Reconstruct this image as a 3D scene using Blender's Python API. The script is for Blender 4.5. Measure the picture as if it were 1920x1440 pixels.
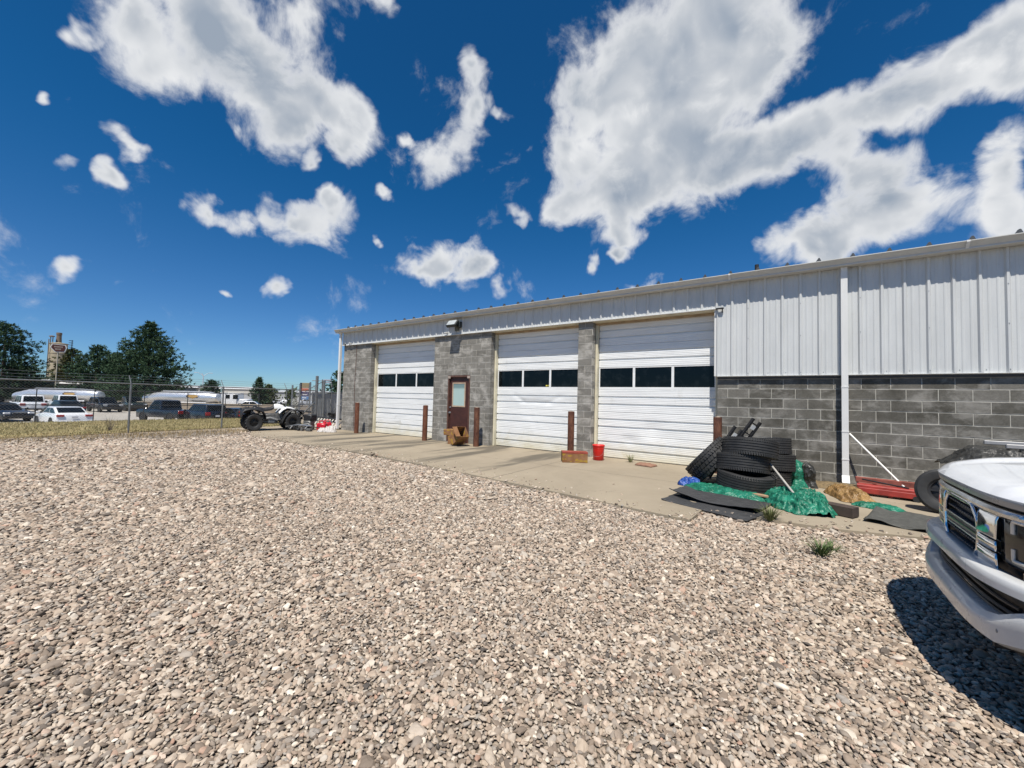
import bpy, bmesh, math, random
import numpy as np
from mathutils import Vector, Matrix, noise as mnoise, Euler
random.seed(7); np.random.seed(7)
S = bpy.context.scene
for o in list(bpy.data.objects): bpy.data.objects.remove(o)
COL = S.collection
R = math.radians
# World axes: X runs along the garage front (to the right), Y goes into the building, Z up, metres.
# ------------------------------------------------------------------ camera
YAW, PITCH, ROLL = 0.6132, 0.0400, -0.0252
EYE = Vector((0.0, -9.9756, 1.4537))
_c, _s = math.cos(YAW), math.sin(YAW)
FWD = Vector((-_s*math.cos(PITCH), _c*math.cos(PITCH), math.sin(PITCH)))
_r = Vector((_c, _s, 0)); _u = _r.cross(FWD)
RIGHT = math.cos(ROLL)*_r - math.sin(ROLL)*_u
UP = math.cos(ROLL)*_u + math.sin(ROLL)*_r
cam_d = bpy.data.cameras.new('camera'); cam_d.sensor_width = 36.0; cam_d.lens = 754.68*36/1920
cam_d.clip_start = 0.05; cam_d.clip_end = 3000
cam = bpy.data.objects.new('camera', cam_d); COL.objects.link(cam)
M = Matrix((RIGHT, UP, -FWD)).transposed().to_4x4(); M.translation = EYE
cam.matrix_world = M; S.camera = cam
S.view_settings.view_transform = 'Standard'; S.view_settings.look = 'None'
S.view_settings.gamma = 1; S.view_settings.use_curve_mapping = False
S.view_settings.exposure = 0.3
# ------------------------------------------------------------------ sun
SUN_TO = Vector((0.42, -1.0, 2.1)).normalized()          # towards the sun
sun_d = bpy.data.lights.new('sun', 'SUN'); sun_d.energy = 5.0; sun_d.angle = R(0.53); sun_d.color = (1.0, 0.945, 0.86)
sun = bpy.data.objects.new('sun', sun_d); COL.objects.link(sun)
sun.rotation_euler = (-SUN_TO).to_track_quat('-Z', 'Y').to_euler(); sun.location = (0, 0, 40)
# ------------------------------------------------------------------ sky with cumulus clouds (world shader, by direction)
W = bpy.data.worlds.new('World'); S.world = W; W.use_nodes = True
nt = W.node_tree; nt.nodes.clear()
def N(t, **k):
    n = nt.nodes.new(t)
    for a, b in k.items(): setattr(n, a, b)
    return n
def L(a, b): nt.links.new(a, b)
def MATH(op, a, b=None, c=None, clamp=False):
    n = N('ShaderNodeMath', operation=op, use_clamp=clamp)
    for i, v in enumerate((a, b, c)):
        if v is None: continue
        if isinstance(v, (int, float)): n.inputs[i].default_value = v
        else: L(v, n.inputs[i])
    return n.outputs[0]
def VM(op, a, b=None, scale=None):
    n = N('ShaderNodeVectorMath', operation=op)
    for i, v in enumerate((a, b)):
        if v is None: continue
        if isinstance(v, (tuple, list, Vector)): n.inputs[i].default_value = v
        else: L(v, n.inputs[i])
    if scale is not None: n.inputs['Scale'].default_value = scale
    return n.outputs['Value'] if op in ('DISTANCE', 'LENGTH', 'DOT_PRODUCT') else n.outputs[0]
sky = N('ShaderNodeTexSky', sky_type='NISHITA', sun_disc=False)
sky.sun_elevation = math.asin(SUN_TO.z); sky.sun_rotation = math.atan2(SUN_TO.x, SUN_TO.y)
sky.altitude = 1300; sky.air_density = 1.0; sky.dust_density = 0.1; sky.ozone_density = 1.6
tint = N('ShaderNodeMix', data_type='RGBA', blend_type='MULTIPLY'); tint.inputs['Factor'].default_value = 1.0
L(sky.outputs[0], tint.inputs['A']); 
tlow = N('ShaderNodeMapRange', interpolation_type='SMOOTHSTEP'); tsep = N('ShaderNodeSeparateXYZ'); ttc = N('ShaderNodeTexCoord'); L(ttc.outputs['Generated'], tsep.inputs[0]); L(tsep.outputs[2], tlow.inputs['Value'])
tlow.inputs['From Min'].default_value = 0.0; tlow.inputs['From Max'].default_value = 0.5
tcol = N('ShaderNodeMix', data_type='RGBA'); L(tlow.outputs[0], tcol.inputs['Factor']); tcol.inputs['A'].default_value = (0.56, 0.82, 1.12, 1); tcol.inputs['B'].default_value = (0.18, 0.86, 1.22, 1); L(tcol.outputs['Result'], tint.inputs['B'])
hsv = N('ShaderNodeGamma'); hsv.inputs['Gamma'].default_value = 1.12; L(tint.outputs['Result'], hsv.inputs['Color'])
tc = N('ShaderNodeTexCoord'); D0 = tc.outputs['Generated']
CLOUDS = [(-0.828,0.174,0.532,0.078),(-0.772,0.228,0.594,0.11),(-0.778,0.305,0.55,0.112),(-0.688,0.32,0.651,0.054),(-0.731,0.386,0.563,0.102),(-0.71,0.446,0.545,0.071),(-0.791,0.365,0.491,0.069),(-0.806,0.133,0.577,0.045),(-0.787,0.412,0.459,0.033),(-0.746,0.455,0.486,0.04),(-0.595,0.416,0.688,0.044),(-0.836,0.267,0.479,0.03),(-0.898,0.148,0.415,0.026),(-0.922,0.151,0.356,0.025),(-0.902,0.171,0.397,0.024),(-0.929,0.101,0.357,0.025),(-0.846,0.095,0.525,0.023),(-0.904,0.068,0.422,0.013),(-0.903,0.26,0.343,0.036),(-0.891,0.308,0.332,0.04),(-0.861,0.357,0.361,0.048),(-0.844,0.414,0.341,0.055),(-0.807,0.468,0.361,0.08),(-0.802,0.446,0.397,0.031),(-0.498,0.581,0.644,0.039),(-0.52,0.611,0.597,0.047),(-0.559,0.624,0.546,0.059),(-0.616,0.596,0.515,0.074),(-0.647,0.527,0.551,0.026),(-0.483,0.653,0.583,0.028),(-0.664,0.681,0.309,0.081),(-0.704,0.638,0.312,0.053),(-0.614,0.717,0.329,0.052),(-0.892,0.398,0.215,0.033),(-0.924,0.319,0.209,0.015),(-0.971,0.118,0.207,0.029),(-0.75,0.563,0.347,0.021),(-0.586,0.767,0.261,0.041),(-0.73,0.525,0.439,0.026),(-0.287,0.725,0.626,0.129),(-0.367,0.713,0.598,0.069),(-0.19,0.735,0.651,0.144),(-0.09,0.758,0.646,0.119),(-0.259,0.803,0.537,0.15),(-0.411,0.742,0.529,0.075),(-0.379,0.809,0.45,0.107),(-0.279,0.85,0.446,0.098),(-0.32,0.87,0.374,0.058),(-0.455,0.777,0.435,0.065),(-0.128,0.82,0.557,0.126),(-0.159,0.865,0.475,0.109),(-0.067,0.878,0.473,0.087),(-0.014,0.795,0.607,0.069),(-0.526,0.741,0.417,0.035),(-0.385,0.864,0.325,0.027),(-0.332,0.881,0.337,0.028),(-0.011,0.871,0.491,0.073),(0.05,0.868,0.494,0.076),(0.108,0.859,0.5,0.078),(0.164,0.857,0.488,0.072),(0.209,0.833,0.513,0.069),(0.245,0.819,0.519,0.064),(0.246,0.851,0.465,0.043),(0.063,0.902,0.428,0.062),(-0.051,0.947,0.318,0.047),(0.009,0.943,0.334,0.066),(0.08,0.94,0.332,0.075),(0.153,0.928,0.339,0.067),(0.114,0.914,0.39,0.063),(0.042,0.956,0.292,0.05),(0.24,0.908,0.344,0.064),(0.273,0.916,0.294,0.071),(0.265,0.886,0.38,0.043),(-0.298,0.917,0.266,0.043),(-0.247,0.93,0.272,0.042),(0.326,0.828,0.456,0.094),(0.349,0.901,0.259,0.055),(-0.059,0.676,0.734,0.146),(-0.722,0.175,0.67,0.12),(-0.398,0.446,0.802,0.079)]
def NOISE(vec, scale, detail, rough=0.5, dist=0.0):
    n = N('ShaderNodeTexNoise'); n.inputs['Scale'].default_value = scale; n.inputs['Detail'].default_value = detail
    n.inputs['Roughness'].default_value = rough; n.inputs['Distortion'].default_value = dist; L(vec, n.inputs['Vector']); return n
w1 = NOISE(D0, 6.0, 4.0, 0.62)
wv = VM('SCALE', VM('SUBTRACT', w1.outputs['Color'], (0.5, 0.5, 0.5)), scale=0.13)
DW = VM('ADD', D0, wv)
mask = None
for (x, y, z, r) in CLOUDS:
    dd = VM('DISTANCE', DW, (x, y, z))
    m = MATH('MULTIPLY_ADD', dd, -1.0/r, 1.0, clamp=True)
    mask = m if mask is None else MATH('ADD', mask, m)
mask = MATH('MINIMUM', mask, 1.25)
f1 = NOISE(D0, 9.0, 9.0, 0.62, 0.35).outputs[0]
f2 = NOISE(VM('ADD', D0, (SUN_TO*0.045)[:]), 9.0, 2.5, 0.55, 0.35).outputs[0]
f3 = NOISE(D0, 3.2, 3.0, 0.5).outputs[0]
dens = MATH('ADD', MATH('MULTIPLY', mask, 1.25), MATH('MULTIPLY_ADD', f1, 2.7, -1.68))
mr = N('ShaderNodeMapRange', interpolation_type='SMOOTHSTEP'); L(dens, mr.inputs['Value'])
mr.inputs['From Min'].default_value = -0.12; mr.inputs['From Max'].default_value = 0.78
alpha = mr.outputs[0]
# shading: puffs facing the sun are white, thick bellies grey
puff = MATH('MULTIPLY_ADD', MATH('SUBTRACT', f1, f2), -2.2, 0.28)
thick = N('ShaderNodeMapRange', interpolation_type='SMOOTHSTEP'); L(dens, thick.inputs['Value'])
thick.inputs['From Min'].default_value = 0.25; thick.inputs['From Max'].default_value = 1.4
lit = MATH('MULTIPLY', thick.outputs[0], MATH('ADD', puff, MATH('MULTIPLY_ADD', f3, 2.4, -0.82)))
lit = MATH('SUBTRACT', 0.92, lit, clamp=True)
cr = N('ShaderNodeValToRGB'); L(lit, cr.inputs[0])
cr.color_ramp.elements[0].position = 0.0; cr.color_ramp.elements[0].color = (4.9, 5.8, 7.1, 1)
cr.color_ramp.elements[1].position = 1.0; cr.color_ramp.elements[1].color = (13.8, 13.9, 14.0, 1)
e = cr.color_ramp.elements.new(0.5); e.color = (8.6, 9.1, 9.8, 1)
mix = N('ShaderNodeMix', data_type='RGBA'); L(alpha, mix.inputs['Factor']); L(hsv.outputs[0], mix.inputs['A']); L(cr.outputs[0], mix.inputs['B'])
bg = N('ShaderNodeBackground'); bg.inputs['Strength'].default_value = 0.054; L(mix.outputs['Result'], bg.inputs[0])
wo = N('ShaderNodeOutputWorld'); L(bg.outputs[0], wo.inputs[0])
W.cycles.sampling_method = 'MANUAL'; W.cycles.sample_map_resolution = 512
S.cycles.max_bounces = 6; S.cycles.diffuse_bounces = 3; S.cycles.glossy_bounces = 3; S.cycles.transmission_bounces = 4
S.cycles.use_denoising = True
# ------------------------------------------------------------------ helpers
def srgb(r, g, b):
    f = lambda c: (c/255/12.92) if c/255 <= 0.04045 else ((c/255+0.055)/1.055)**2.4
    return (f(r), f(g), f(b))
class NT:
    """small wrapper to write node materials briefly"""
    def __init__(s, name):
        s.m = bpy.data.materials.new(name); s.m.use_nodes = True; s.t = s.m.node_tree
        s.b = s.t.nodes['Principled BSDF']; s.co = None
    def n(s, t, **k):
        x = s.t.nodes.new(t)
        for a, b in k.items(): setattr(x, a, b)
        return x
    def l(s, a, b): s.t.links.new(a, b)
    def put(s, sock, v):
        if hasattr(v, 'is_output') or isinstance(v, bpy.types.NodeSocket): s.l(v, sock)
        elif isinstance(v, (tuple, list)) and sock.type == 'RGBA' and len(v) == 3: sock.default_value = (*v, 1)
        else: sock.default_value = v
    def coord(s, kind='Object'):
        if kind == 'World':
            g = s.n('ShaderNodeNewGeometry'); return g.outputs['Position']
        if s.co is None: s.co = s.n('ShaderNodeTexCoord')
        return s.co.outputs[kind]
    def mapv(s, v, scale=(1, 1, 1), loc=(0, 0, 0), rot=(0, 0, 0)):
        m = s.n('ShaderNodeMapping'); s.l(v, m.inputs[0]); m.inputs['Scale'].default_value = scale
        m.inputs['Location'].default_value = loc; m.inputs['Rotation'].default_value = rot; return m.outputs[0]
    def noise(s, v, scale, detail=3, rough=.55, dist=0., out=0):
        x = s.n('ShaderNodeTexNoise'); s.l(v, x.inputs['Vector']); x.inputs['Scale'].default_value = scale
        x.inputs['Detail'].default_value = detail; x.inputs['Roughness'].default_value = rough; x.inputs['Distortion'].default_value = dist
        return x.outputs[out]
    def ramp(s, f, stops, interp='LINEAR'):
        r = s.n('ShaderNodeValToRGB'); s.put(r.inputs[0], f); cr = r.color_ramp; cr.interpolation = interp
        while len(cr.elements) < len(stops): cr.elements.new(0.5)
        for e, (p, c) in zip(cr.elements, stops):
            e.position = p; e.color = (*c, 1) if isinstance(c, (tuple, list)) else (c, c, c, 1)
        return r.outputs[0]
    def mix(s, f, a, b, blend='MIX'):
        m = s.n('ShaderNodeMix', data_type='RGBA', blend_type=blend); s.put(m.inputs['Factor'], f)
        s.put(m.inputs['A'], a); s.put(m.inputs['B'], b); return m.outputs['Result']
    def math(s, op, a, b=None, c=None, clamp=False):
        m = s.n('ShaderNodeMath', operation=op, use_clamp=clamp)
        for i, v in enumerate((a, b, c)):
            if v is not None: s.put(m.inputs[i], v)
        return m.outputs[0]
    def mr(s, v, a, b, c=0., d=1., smooth=False):
        m = s.n('ShaderNodeMapRange'); m.interpolation_type = 'SMOOTHSTEP' if smooth else 'LINEAR'
        s.put(m.inputs['Value'], v)
        for k, q in zip(('From Min', 'From Max', 'To Min', 'To Max'), (a, b, c, d)): m.inputs[k].default_value = q
        return m.outputs[0]
    def sep(s, v, i):
        x = s.n('ShaderNodeSeparateXYZ'); s.l(v, x.inputs[0]); return x.outputs[i]
    def rnd(s): return s.n('ShaderNodeObjectInfo').outputs['Random']
    def bump(s, h, strength=.3, dist=.01):
        b = s.n('ShaderNodeBump'); b.inputs['Strength'].default_value = strength; b.inputs['Distance'].default_value = dist
        s.l(h, b.inputs['Height']); s.l(b.outputs[0], s.b.inputs['Normal'])
    def fin(s, base, rough=.6, metal=0., spec=None, coat=None):
        s.put(s.b.inputs['Base Color'], base); s.put(s.b.inputs['Roughness'], rough); s.put(s.b.inputs['Metallic'], metal)
        if spec is not None: s.b.inputs['Specular IOR Level'].default_value = spec
        if coat is not None: s.b.inputs['Coat Weight'].default_value = coat; s.b.inputs['Coat Roughness'].default_value = .04
        return s.m
MATS = {}
def simple(name, col, rough=.5, metal=0., var=.12, scale=6., spec=None, coat=None, bump=0., bscale=60.):
    """paint / plastic / metal with faint uneven tone and roughness"""
    if name in MATS: return MATS[name]
    t = NT(name); v = t.coord('Object')
    f = t.noise(v, scale, 5, .6)
    lo = tuple(c*(1-var) for c in col); hi = tuple(min(1, c*(1+var)) for c in col)
    base = t.ramp(f, [(.3, lo), (.7, hi)])
    rr = t.mr(t.noise(v, scale*2.3, 3), .3, .7, max(0, rough-.06), min(1, rough+.08))
    if bump: t.bump(t.noise(v, bscale, 3), bump, .004)
    MATS[name] = t.fin(base, rr, metal, spec, coat); return MATS[name]
def obj(name, me, mat=None, parent=None, smooth=False, loc=None, rot=None):
    o = bpy.data.objects.new(name, me); COL.objects.link(o)
    if mat is not None and not me.materials: me.materials.append(mat)
    if smooth: me.shade_smooth()
    if parent is not None: o.parent = parent
    if loc is not None: o.location = loc
    if rot is not None: o.rotation_euler = rot
    return o
def smooth_by_angle(me, ang=35):
    me.shade_smooth()
    try: me.set_sharp_from_angle(angle=R(ang))
    except Exception: pass
def tag(o, label=None, cat=None, group=None, kind=None):
    if label: o['label'] = label
    if cat: o['category'] = cat
    if group: o['group'] = group
    if kind: o['kind'] = kind
    return o
def thing(name, label, cat, loc=(0, 0, 0), rz=0., group=None):
    e = bpy.data.objects.new(name, None); COL.objects.link(e); e.location = loc; e.rotation_euler = (0, 0, rz)
    e.empty_display_size = .2
    return tag(e, label, cat, group)
class MB:
    """collects shapes, then builds ONE mesh"""
    def __init__(s): s.v = []; s.f = []; s.X = Matrix.Identity(4)
    def at(s, loc=(0, 0, 0), rot=(0, 0, 0)):
        s.X = Matrix.Translation(loc) @ Euler(rot).to_matrix().to_4x4(); return s
    def add(s, vs, fs):
        k = len(s.v); s.v += [tuple(s.X @ Vector(p)) for p in vs]; s.f += [tuple(i+k for i in f) for f in fs]; return s
    def box(s, c, d):
        x, y, z = c; a, b, h = d[0]/2, d[1]/2, d[2]/2
        vs = [(x+i*a, y+j*b, z+k*h) for k in (-1, 1) for j in (-1, 1) for i in (-1, 1)]
        return s.add(vs, [(0, 2, 3, 1), (4, 5, 7, 6), (0, 1, 5, 4), (2, 6, 7, 3), (0, 4, 6, 2), (1, 3, 7, 5)])
    def box2(s, p, q): return s.box([(a+b)/2 for a, b in zip(p, q)], [abs(b-a) for a, b in zip(p, q)])
    def cbox(s, c, d, r=.01):
        """box with chamfered edges"""
        x, y, z = c; a, b, h = d[0]/2, d[1]/2, d[2]/2; r = min(r, a*.9, b*.9, h*.9); vs = []; fs = []
        idx = {}
        for i in (-1, 1):
            for j in (-1, 1):
                for k in (-1, 1):
                    for ax in range(3):
                        p = [x+i*(a-(0 if ax == 0 else r)), y+j*(b-(0 if ax == 1 else r)), z+k*(h-(0 if ax == 2 else r))]
                        idx[(i, j, k, ax)] = len(vs); vs.append(p)
        I = lambda i, j, k, ax: idx[(i, j, k, ax)]
        for i in (-1, 1):
            q = [I(i, -1, -1, 0), I(i, 1, -1, 0), I(i, 1, 1, 0), I(i, -1, 1, 0)]; fs.append(q if i > 0 else q[::-1])
            q = [I(-1, i, -1, 1), I(-1, i, 1, 1), I(1, i, 1, 1), I(1, i, -1, 1)]; fs.append(q if i > 0 else q[::-1])
            q = [I(-1, -1, i, 2), I(1, -1, i, 2), I(1, 1, i, 2), I(-1, 1, i, 2)]; fs.append(q if i > 0 else q[::-1])
        for i in (-1, 1):
            for j in (-1, 1):
                q = [I(i, j, -1, 0), I(i, j, -1, 1), I(i, j, 1, 1), I(i, j, 1, 0)]; fs.append(q if i*j > 0 else q[::-1])
                q = [I(-1, i, j, 1), I(-1, i, j, 2), I(1, i, j, 2), I(1, i, j, 1)]; fs.append(q if i*j > 0 else q[::-1])
                q = [I(i, -1, j, 2), I(i, -1, j, 0), I(i, 1, j, 0), I(i, 1, j, 2)]; fs.append(q if i*j > 0 else q[::-1])
                for k in (-1, 1):
                    q = [I(i, j, k, 0), I(i, j, k, 1), I(i, j, k, 2)]; fs.append(q if i*j*k > 0 else q[::-1])
        return s.add(vs, fs)
    def tube(s, pts, r, n=8, cap=True, closed=False):
        pts = [Vector(p) for p in pts]; m = len(pts); rs = r if isinstance(r, (list, tuple)) else [r]*m
        vs = []; fs = []; prev = None
        for i, p in enumerate(pts):
            if closed: t = (pts[(i+1) % m]-pts[i-1]).normalized()
            else: t = (pts[min(i+1, m-1)]-pts[max(i-1, 0)]).normalized()
            if prev is None: a = t.orthogonal().normalized()
            else: a = (prev-t*prev.dot(t)).normalized()
            prev = a; b = t.cross(a)
            for k in range(n):
                w = 2*math.pi*k/n; vs.append(p+(a*math.cos(w)+b*math.sin(w))*rs[i])
        for i in range(m if closed else m-1):
            for k in range(n):
                j = (i+1) % m
                fs.append((i*n+k, i*n+(k+1) % n, j*n+(k+1) % n, j*n+k))
        if cap and not closed: fs += [tuple(range(n))[::-1], tuple((m-1)*n+k for k in range(n))]
        return s.add(vs, fs)
    def lathe(s, prof, n=24, axis='Z', close=False):
        """prof: (radius, height) list turned about an axis"""
        vs = []; fs = []; m = len(prof)
        for k in range(n):
            w = 2*math.pi*k/n; c, d = math.cos(w), math.sin(w)
            for (r, h) in prof:
                vs.append({'Z': (r*c, r*d, h), 'Y': (r*d, h, r*c), 'X': (h, r*c, r*d)}[axis])
        for k in range(n):
            j = (k+1) % n
            for i in range(m if close else m-1):
                i2 = (i+1) % m; fs.append((k*m+i, j*m+i, j*m+i2, k*m+i2))
        return s.add(vs, fs)
    def prism(s, poly, a0, a1, axis='Y'):
        """2-D outline pushed along an axis; poly is (u,v) = the two other axes in order"""
        n = len(poly); P = {'Y': lambda u, v, a: (u, a, v), 'X': lambda u, v, a: (a, u, v), 'Z': lambda u, v, a: (u, v, a)}[axis]
        vs = [P(u, v, a0) for u, v in poly]+[P(u, v, a1) for u, v in poly]
        fs = [tuple(range(n)), tuple(range(2*n-1, n-1, -1))]+[(i, (i+1) % n, n+(i+1) % n, n+i)[::-1] for i in range(n)]
        return s.add(vs, fs)
    def grid(s, fn, nu, nv, closed_u=False):
        vs = [fn(i/nu, j/nv) for j in range(nv+1) for i in range(nu+1)]
        fs = [(j*(nu+1)+i, j*(nu+1)+i+1, (j+1)*(nu+1)+i+1, (j+1)*(nu+1)+i) for j in range(nv) for i in range(nu)]
        return s.add(vs, fs)
    def mesh(s, name, fix=True):
        me = bpy.data.meshes.new(name); me.from_pydata(s.v, [], s.f)
        if fix:
            bm = bmesh.new(); bm.from_mesh(me); bmesh.ops.recalc_face_normals(bm, faces=bm.faces); bm.to_mesh(me); bm.free()
        me.update(); return me
    def build(s, name, mat, parent=None, smooth=None, org=None, loc=None, rot=None, fix=True):
        if org is not None: s.v = [tuple(Vector(p)-Vector(org)) for p in s.v]
        me = s.mesh(name, fix)
        if smooth: smooth_by_angle(me, smooth if isinstance(smooth, (int, float)) and smooth > 1 else 35)
        return obj(name, me, mat, parent, loc=loc, rot=rot)
def copy_tree(o, parent=None):
    c = o.copy(); COL.objects.link(c)
    if parent is not None: c.parent = parent
    for ch in list(o.children): copy_tree(ch, c)
    return c
def fbm(x, y, z=0., o=4): return mnoise.fractal(Vector((x, y, z)), 1.0, 2.0, o)
def lerp(a, b, t): return a+(b-a)*t
def interp(x, xs, ys): return float(np.interp(x, xs, ys))
# ------------------------------------------------------------------ shared materials
def m_block():
    t = NT('concrete_block'); v = t.coord('World'); ob = t.coord('Object'); r = t.rnd()
    base = t.ramp(r, [(0, (.078, .073, .060)), (.35, (.108, .102, .086)), (.7, (.135, .128, .11)), (1, (.175, .166, .145))])
    n1 = t.noise(v, 3.2, 4, .6); n2 = t.noise(v, 34, 4, .7); n3 = t.noise(t.mapv(v, (1.0, 1, 1.5)), 2.3, 6, .68, .35)
    X = t.sep(v, 0)
    base = t.mix(t.mr(n1, .42, .72, 0, .7), base, (.19, .18, .158), 'MIX')
    base = t.mix(.55, base, t.mix(1, base, t.ramp(n2, [(.25, .45), (.6, 1.)]), 'MULTIPLY'))
    # pale lime bloom, heavier on the piers between the doors than on the long wall
    west = t.mr(X, -2.4, -1.0, 1, 0)
    eff = t.math('MULTIPLY', t.mr(n3, .46, .68, 0, 1, True), t.mr(west, 0, 1, .4, .9))
    base = t.mix(eff, base, (.44, .42, .38)); base = t.mix(t.math('MULTIPLY', west, .28), base, (.36, .345, .315))
    edge = t.mr(t.math('ABSOLUTE', t.sep(ob, 2)), .075, .097, 0, 1, True)
    base = t.mix(t.math('MULTIPLY', edge, t.mr(n1, .4, .62, 0, .6)), base, (.47, .455, .42))
    t.bump(t.math('ADD', t.noise(v, 160, 3, .7), t.math('MULTIPLY', n2, .8)), .55, .004)
    return t.fin(base, .93, spec=.2)
def m_mortar():
    t = NT('mortar'); v = t.coord('World'); n = t.noise(v, 7, 5, .65)
    t.bump(t.noise(v, 120, 3), .4, .004)
    return t.fin(t.ramp(n, [(.3, (.32, .305, .265)), (.7, (.48, .46, .405))]), .95, spec=.15)
def m_white_metal(name='white_siding', col=(.56, .575, .57), rough=.42):
    t = NT(name); v = t.coord('World')
    n = t.noise(t.mapv(v, (2, 2, .5)), 1.6, 5, .6); n2 = t.noise(v, 22, 4, .65)
    base = t.mix(t.mr(n, .35, .7), tuple(c*.92 for c in col), tuple(min(1, c*1.05) for c in col))
    base = t.mix(t.mr(n2, .58, .75, 0, .35), base, tuple(c*.72 for c in (col[0], col[1]*.98, col[2]*.92)))
    return t.fin(base, t.mr(n2, .3, .7, rough-.06, rough+.1), spec=.35)
def m_garage():
    t = NT('garage_door_paint'); v = t.coord('World'); z = t.sep(v, 2)
    n = t.noise(t.mapv(v, (.5, 1, 5)), 2.2, 5, .65); n2 = t.noise(t.mapv(v, (1.0, 1, 1.0)), 1.7, 6, .7, .8); n3 = t.noise(v, 40, 3)
    base = t.mix(t.mr(n, .38, .68), (.80, .81, .80), (.70, .715, .71))
    # splash grime with a ragged upper edge near the slab
    g = t.math('ADD', t.mr(z, .0, .62, 1, 0), t.math('MULTIPLY_ADD', n2, 1.3, -.85), clamp=True)
    base = t.mix(t.math('MULTIPLY', g, .8), base, (.60, .53, .33))
    base = t.mix(t.mr(n2, .62, .74, 0, .38), base, (.45, .44, .40))
    base = t.mix(t.mr(n3, .66, .74, 0, .25), base, (.42, .38, .3))
    return t.fin(base, .45, spec=.35)
def m_concrete():
    t = NT('slab_concrete'); v = t.coord('World'); n = t.noise(v, .55, 6, .62, .4); n2 = t.noise(v, 6, 6, .7); n3 = t.noise(v, 60, 3, .7)
    base = t.mix(t.mr(n, .34, .68), (.25, .208, .15), (.345, .29, .212))
    base = t.mix(t.mr(n2, .32, .72, 0, .55), base, (.315, .27, .20))
    # dark tyre / oil streaks fanning out from the door
    X, Y = t.sep(v, 0), t.sep(v, 1)
    sv = t.mapv(v, (.55, .09, 1), rot=(0, 0, R(-36)))
    st = t.mr(t.noise(sv, 2.6, 4, .6, .3), .49, .63, 0, 1, True)
    zone = t.math('MULTIPLY', t.mr(X, -3.4, -5.2, 0, 1, True), t.mr(X, -15.6, -14.2, 0, 1, True))
    zone = t.math('MULTIPLY', zone, t.mr(Y, -3.9, -2.6, .5, 1))
    base = t.mix(t.math('MULTIPLY', t.math('MULTIPLY', st, zone), .8), base, (.085, .076, .06))
    # hairline cracks
    vo = t.n('ShaderNodeTexVoronoi', feature='DISTANCE_TO_EDGE'); vo.inputs['Scale'].default_value = .9
    w = t.n('ShaderNodeVectorMath', operation='ADD'); t.l(v, w.inputs[0])
    sc = t.n('ShaderNodeVectorMath', operation='SCALE'); t.l(t.noise(v, 2.5, 4, .6, 0, 1), sc.inputs[0]); sc.inputs['Scale'].default_value = .55
    t.l(sc.outputs[0], w.inputs[1]); t.l(w.outputs[0], vo.inputs['Vector'])
    ck = t.math('MULTIPLY', t.mr(vo.outputs['Distance'], .002, .010, 1, 0), t.mr(t.noise(v, .45, 2), .52, .6, 0, .55))
    base = t.mix(ck, base, (.13, .11, .085))
    base = t.mix(t.mr(n3, .64, .74, 0, .3), base, (.15, .13, .1))
    t.bump(t.math('ADD', n3, t.math('MULTIPLY', ck, -3)), .35, .004)
    return t.fin(base, .9, spec=.25)
def m_rust_post():
    t = NT('brown_post_paint'); v = t.coord('Object'); r = t.rnd()
    n = t.noise(t.mapv(v, (1, 1, .4)), 9, 6, .65)
    a = t.mix(r, (.05, .022, .015), (.105, .034, .018))
    base = t.mix(t.mr(n, .42, .66), a, (.17, .075, .042))
    base = t.mix(t.mr(t.noise(v, 26, 4), .6, .72, 0, .8), base, (.028, .018, .014))
    t.bump(n, .3, .006); return t.fin(base, .72, spec=.25)
def m_glass(name='dark_glass', col=(.002, .004, .005), rough=.05):
    t = NT(name); n = t.noise(t.coord('World'), 3, 4, .6)
    return t.fin(t.mix(t.mr(n, .5, .7), col, tuple(c*2.2+.006 for c in col)), t.mr(n, .3, .7, rough, rough+.1), spec=.22)
MB_BLOCK, M_MORTAR, M_SIDING, M_GARAGE, M_CONC, M_POST, M_GLASS = m_block(), m_mortar(), m_white_metal(), m_garage(), m_concrete(), m_rust_post(), m_glass()
M_TRIM = m_white_metal('white_trim', (.7, .7, .68), .4)
M_CREAM = simple('cream_trim', (.62, .57, .42), .6, var=.18, scale=3)
M_BLACK = simple('black_plastic', (.014, .014, .015), .55, var=.3, scale=8)
M_RUBBER = simple('rubber', (.024, .024, .024), .62, var=.35, scale=7, bump=.25, bscale=70)
M_STEEL = simple('galvanised_steel', (.42, .43, .44), .42, .85, var=.2, scale=12)
M_DKSTEEL = simple('dark_steel', (.05, .052, .055), .5, .6, var=.3, scale=9)
M_CHROME = simple('chrome', (.72, .73, .74), .07, 1., var=.04, scale=3)
# ------------------------------------------------------------------ ground
def struct(name, mb, mat, smooth=None):
    o = mb.build(name, mat, smooth=smooth); o['kind'] = 'structure'; return o
def m_dirt():
    t = NT('dusty_dirt'); v = t.coord('World'); n = t.noise(v, .35, 6, .65); n2 = t.noise(v, 5, 6, .7); n3 = t.noise(v, 70, 3, .7)
    base = t.mix(t.mr(n, .35, .68), (.30, .245, .18), (.36, .31, .245))
    base = t.mix(t.mr(n2, .45, .7, 0, .6), base, (.23, .19, .13))
    base = t.mix(t.mr(n3, .55, .72, 0, .5), base, (.17, .14, .11))
    t.bump(t.math('ADD', n3, n2), .6, .02); return t.fin(base, .95, spec=.15)
M_DIRT = m_dirt()
def gz(x): return interp(x, [-1300, -120, -34.0, -30.2, -27.6, 0], [-1.7, -1.32, -1.29, -.95, -.075, -.075])
GX = [-1300, -700, -300, -120, -60, -34, -30.2, -27.6, 0, 300, 1300]
struct('ground', MB().grid(lambda u, v: (GX[round(u*10)], -1300+2600*v, gz(GX[round(u*10)])), 10, 8), M_DIRT)
def und(x, y): return .022*fbm(x*.35, y*.35, 3.1, 3)
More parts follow.
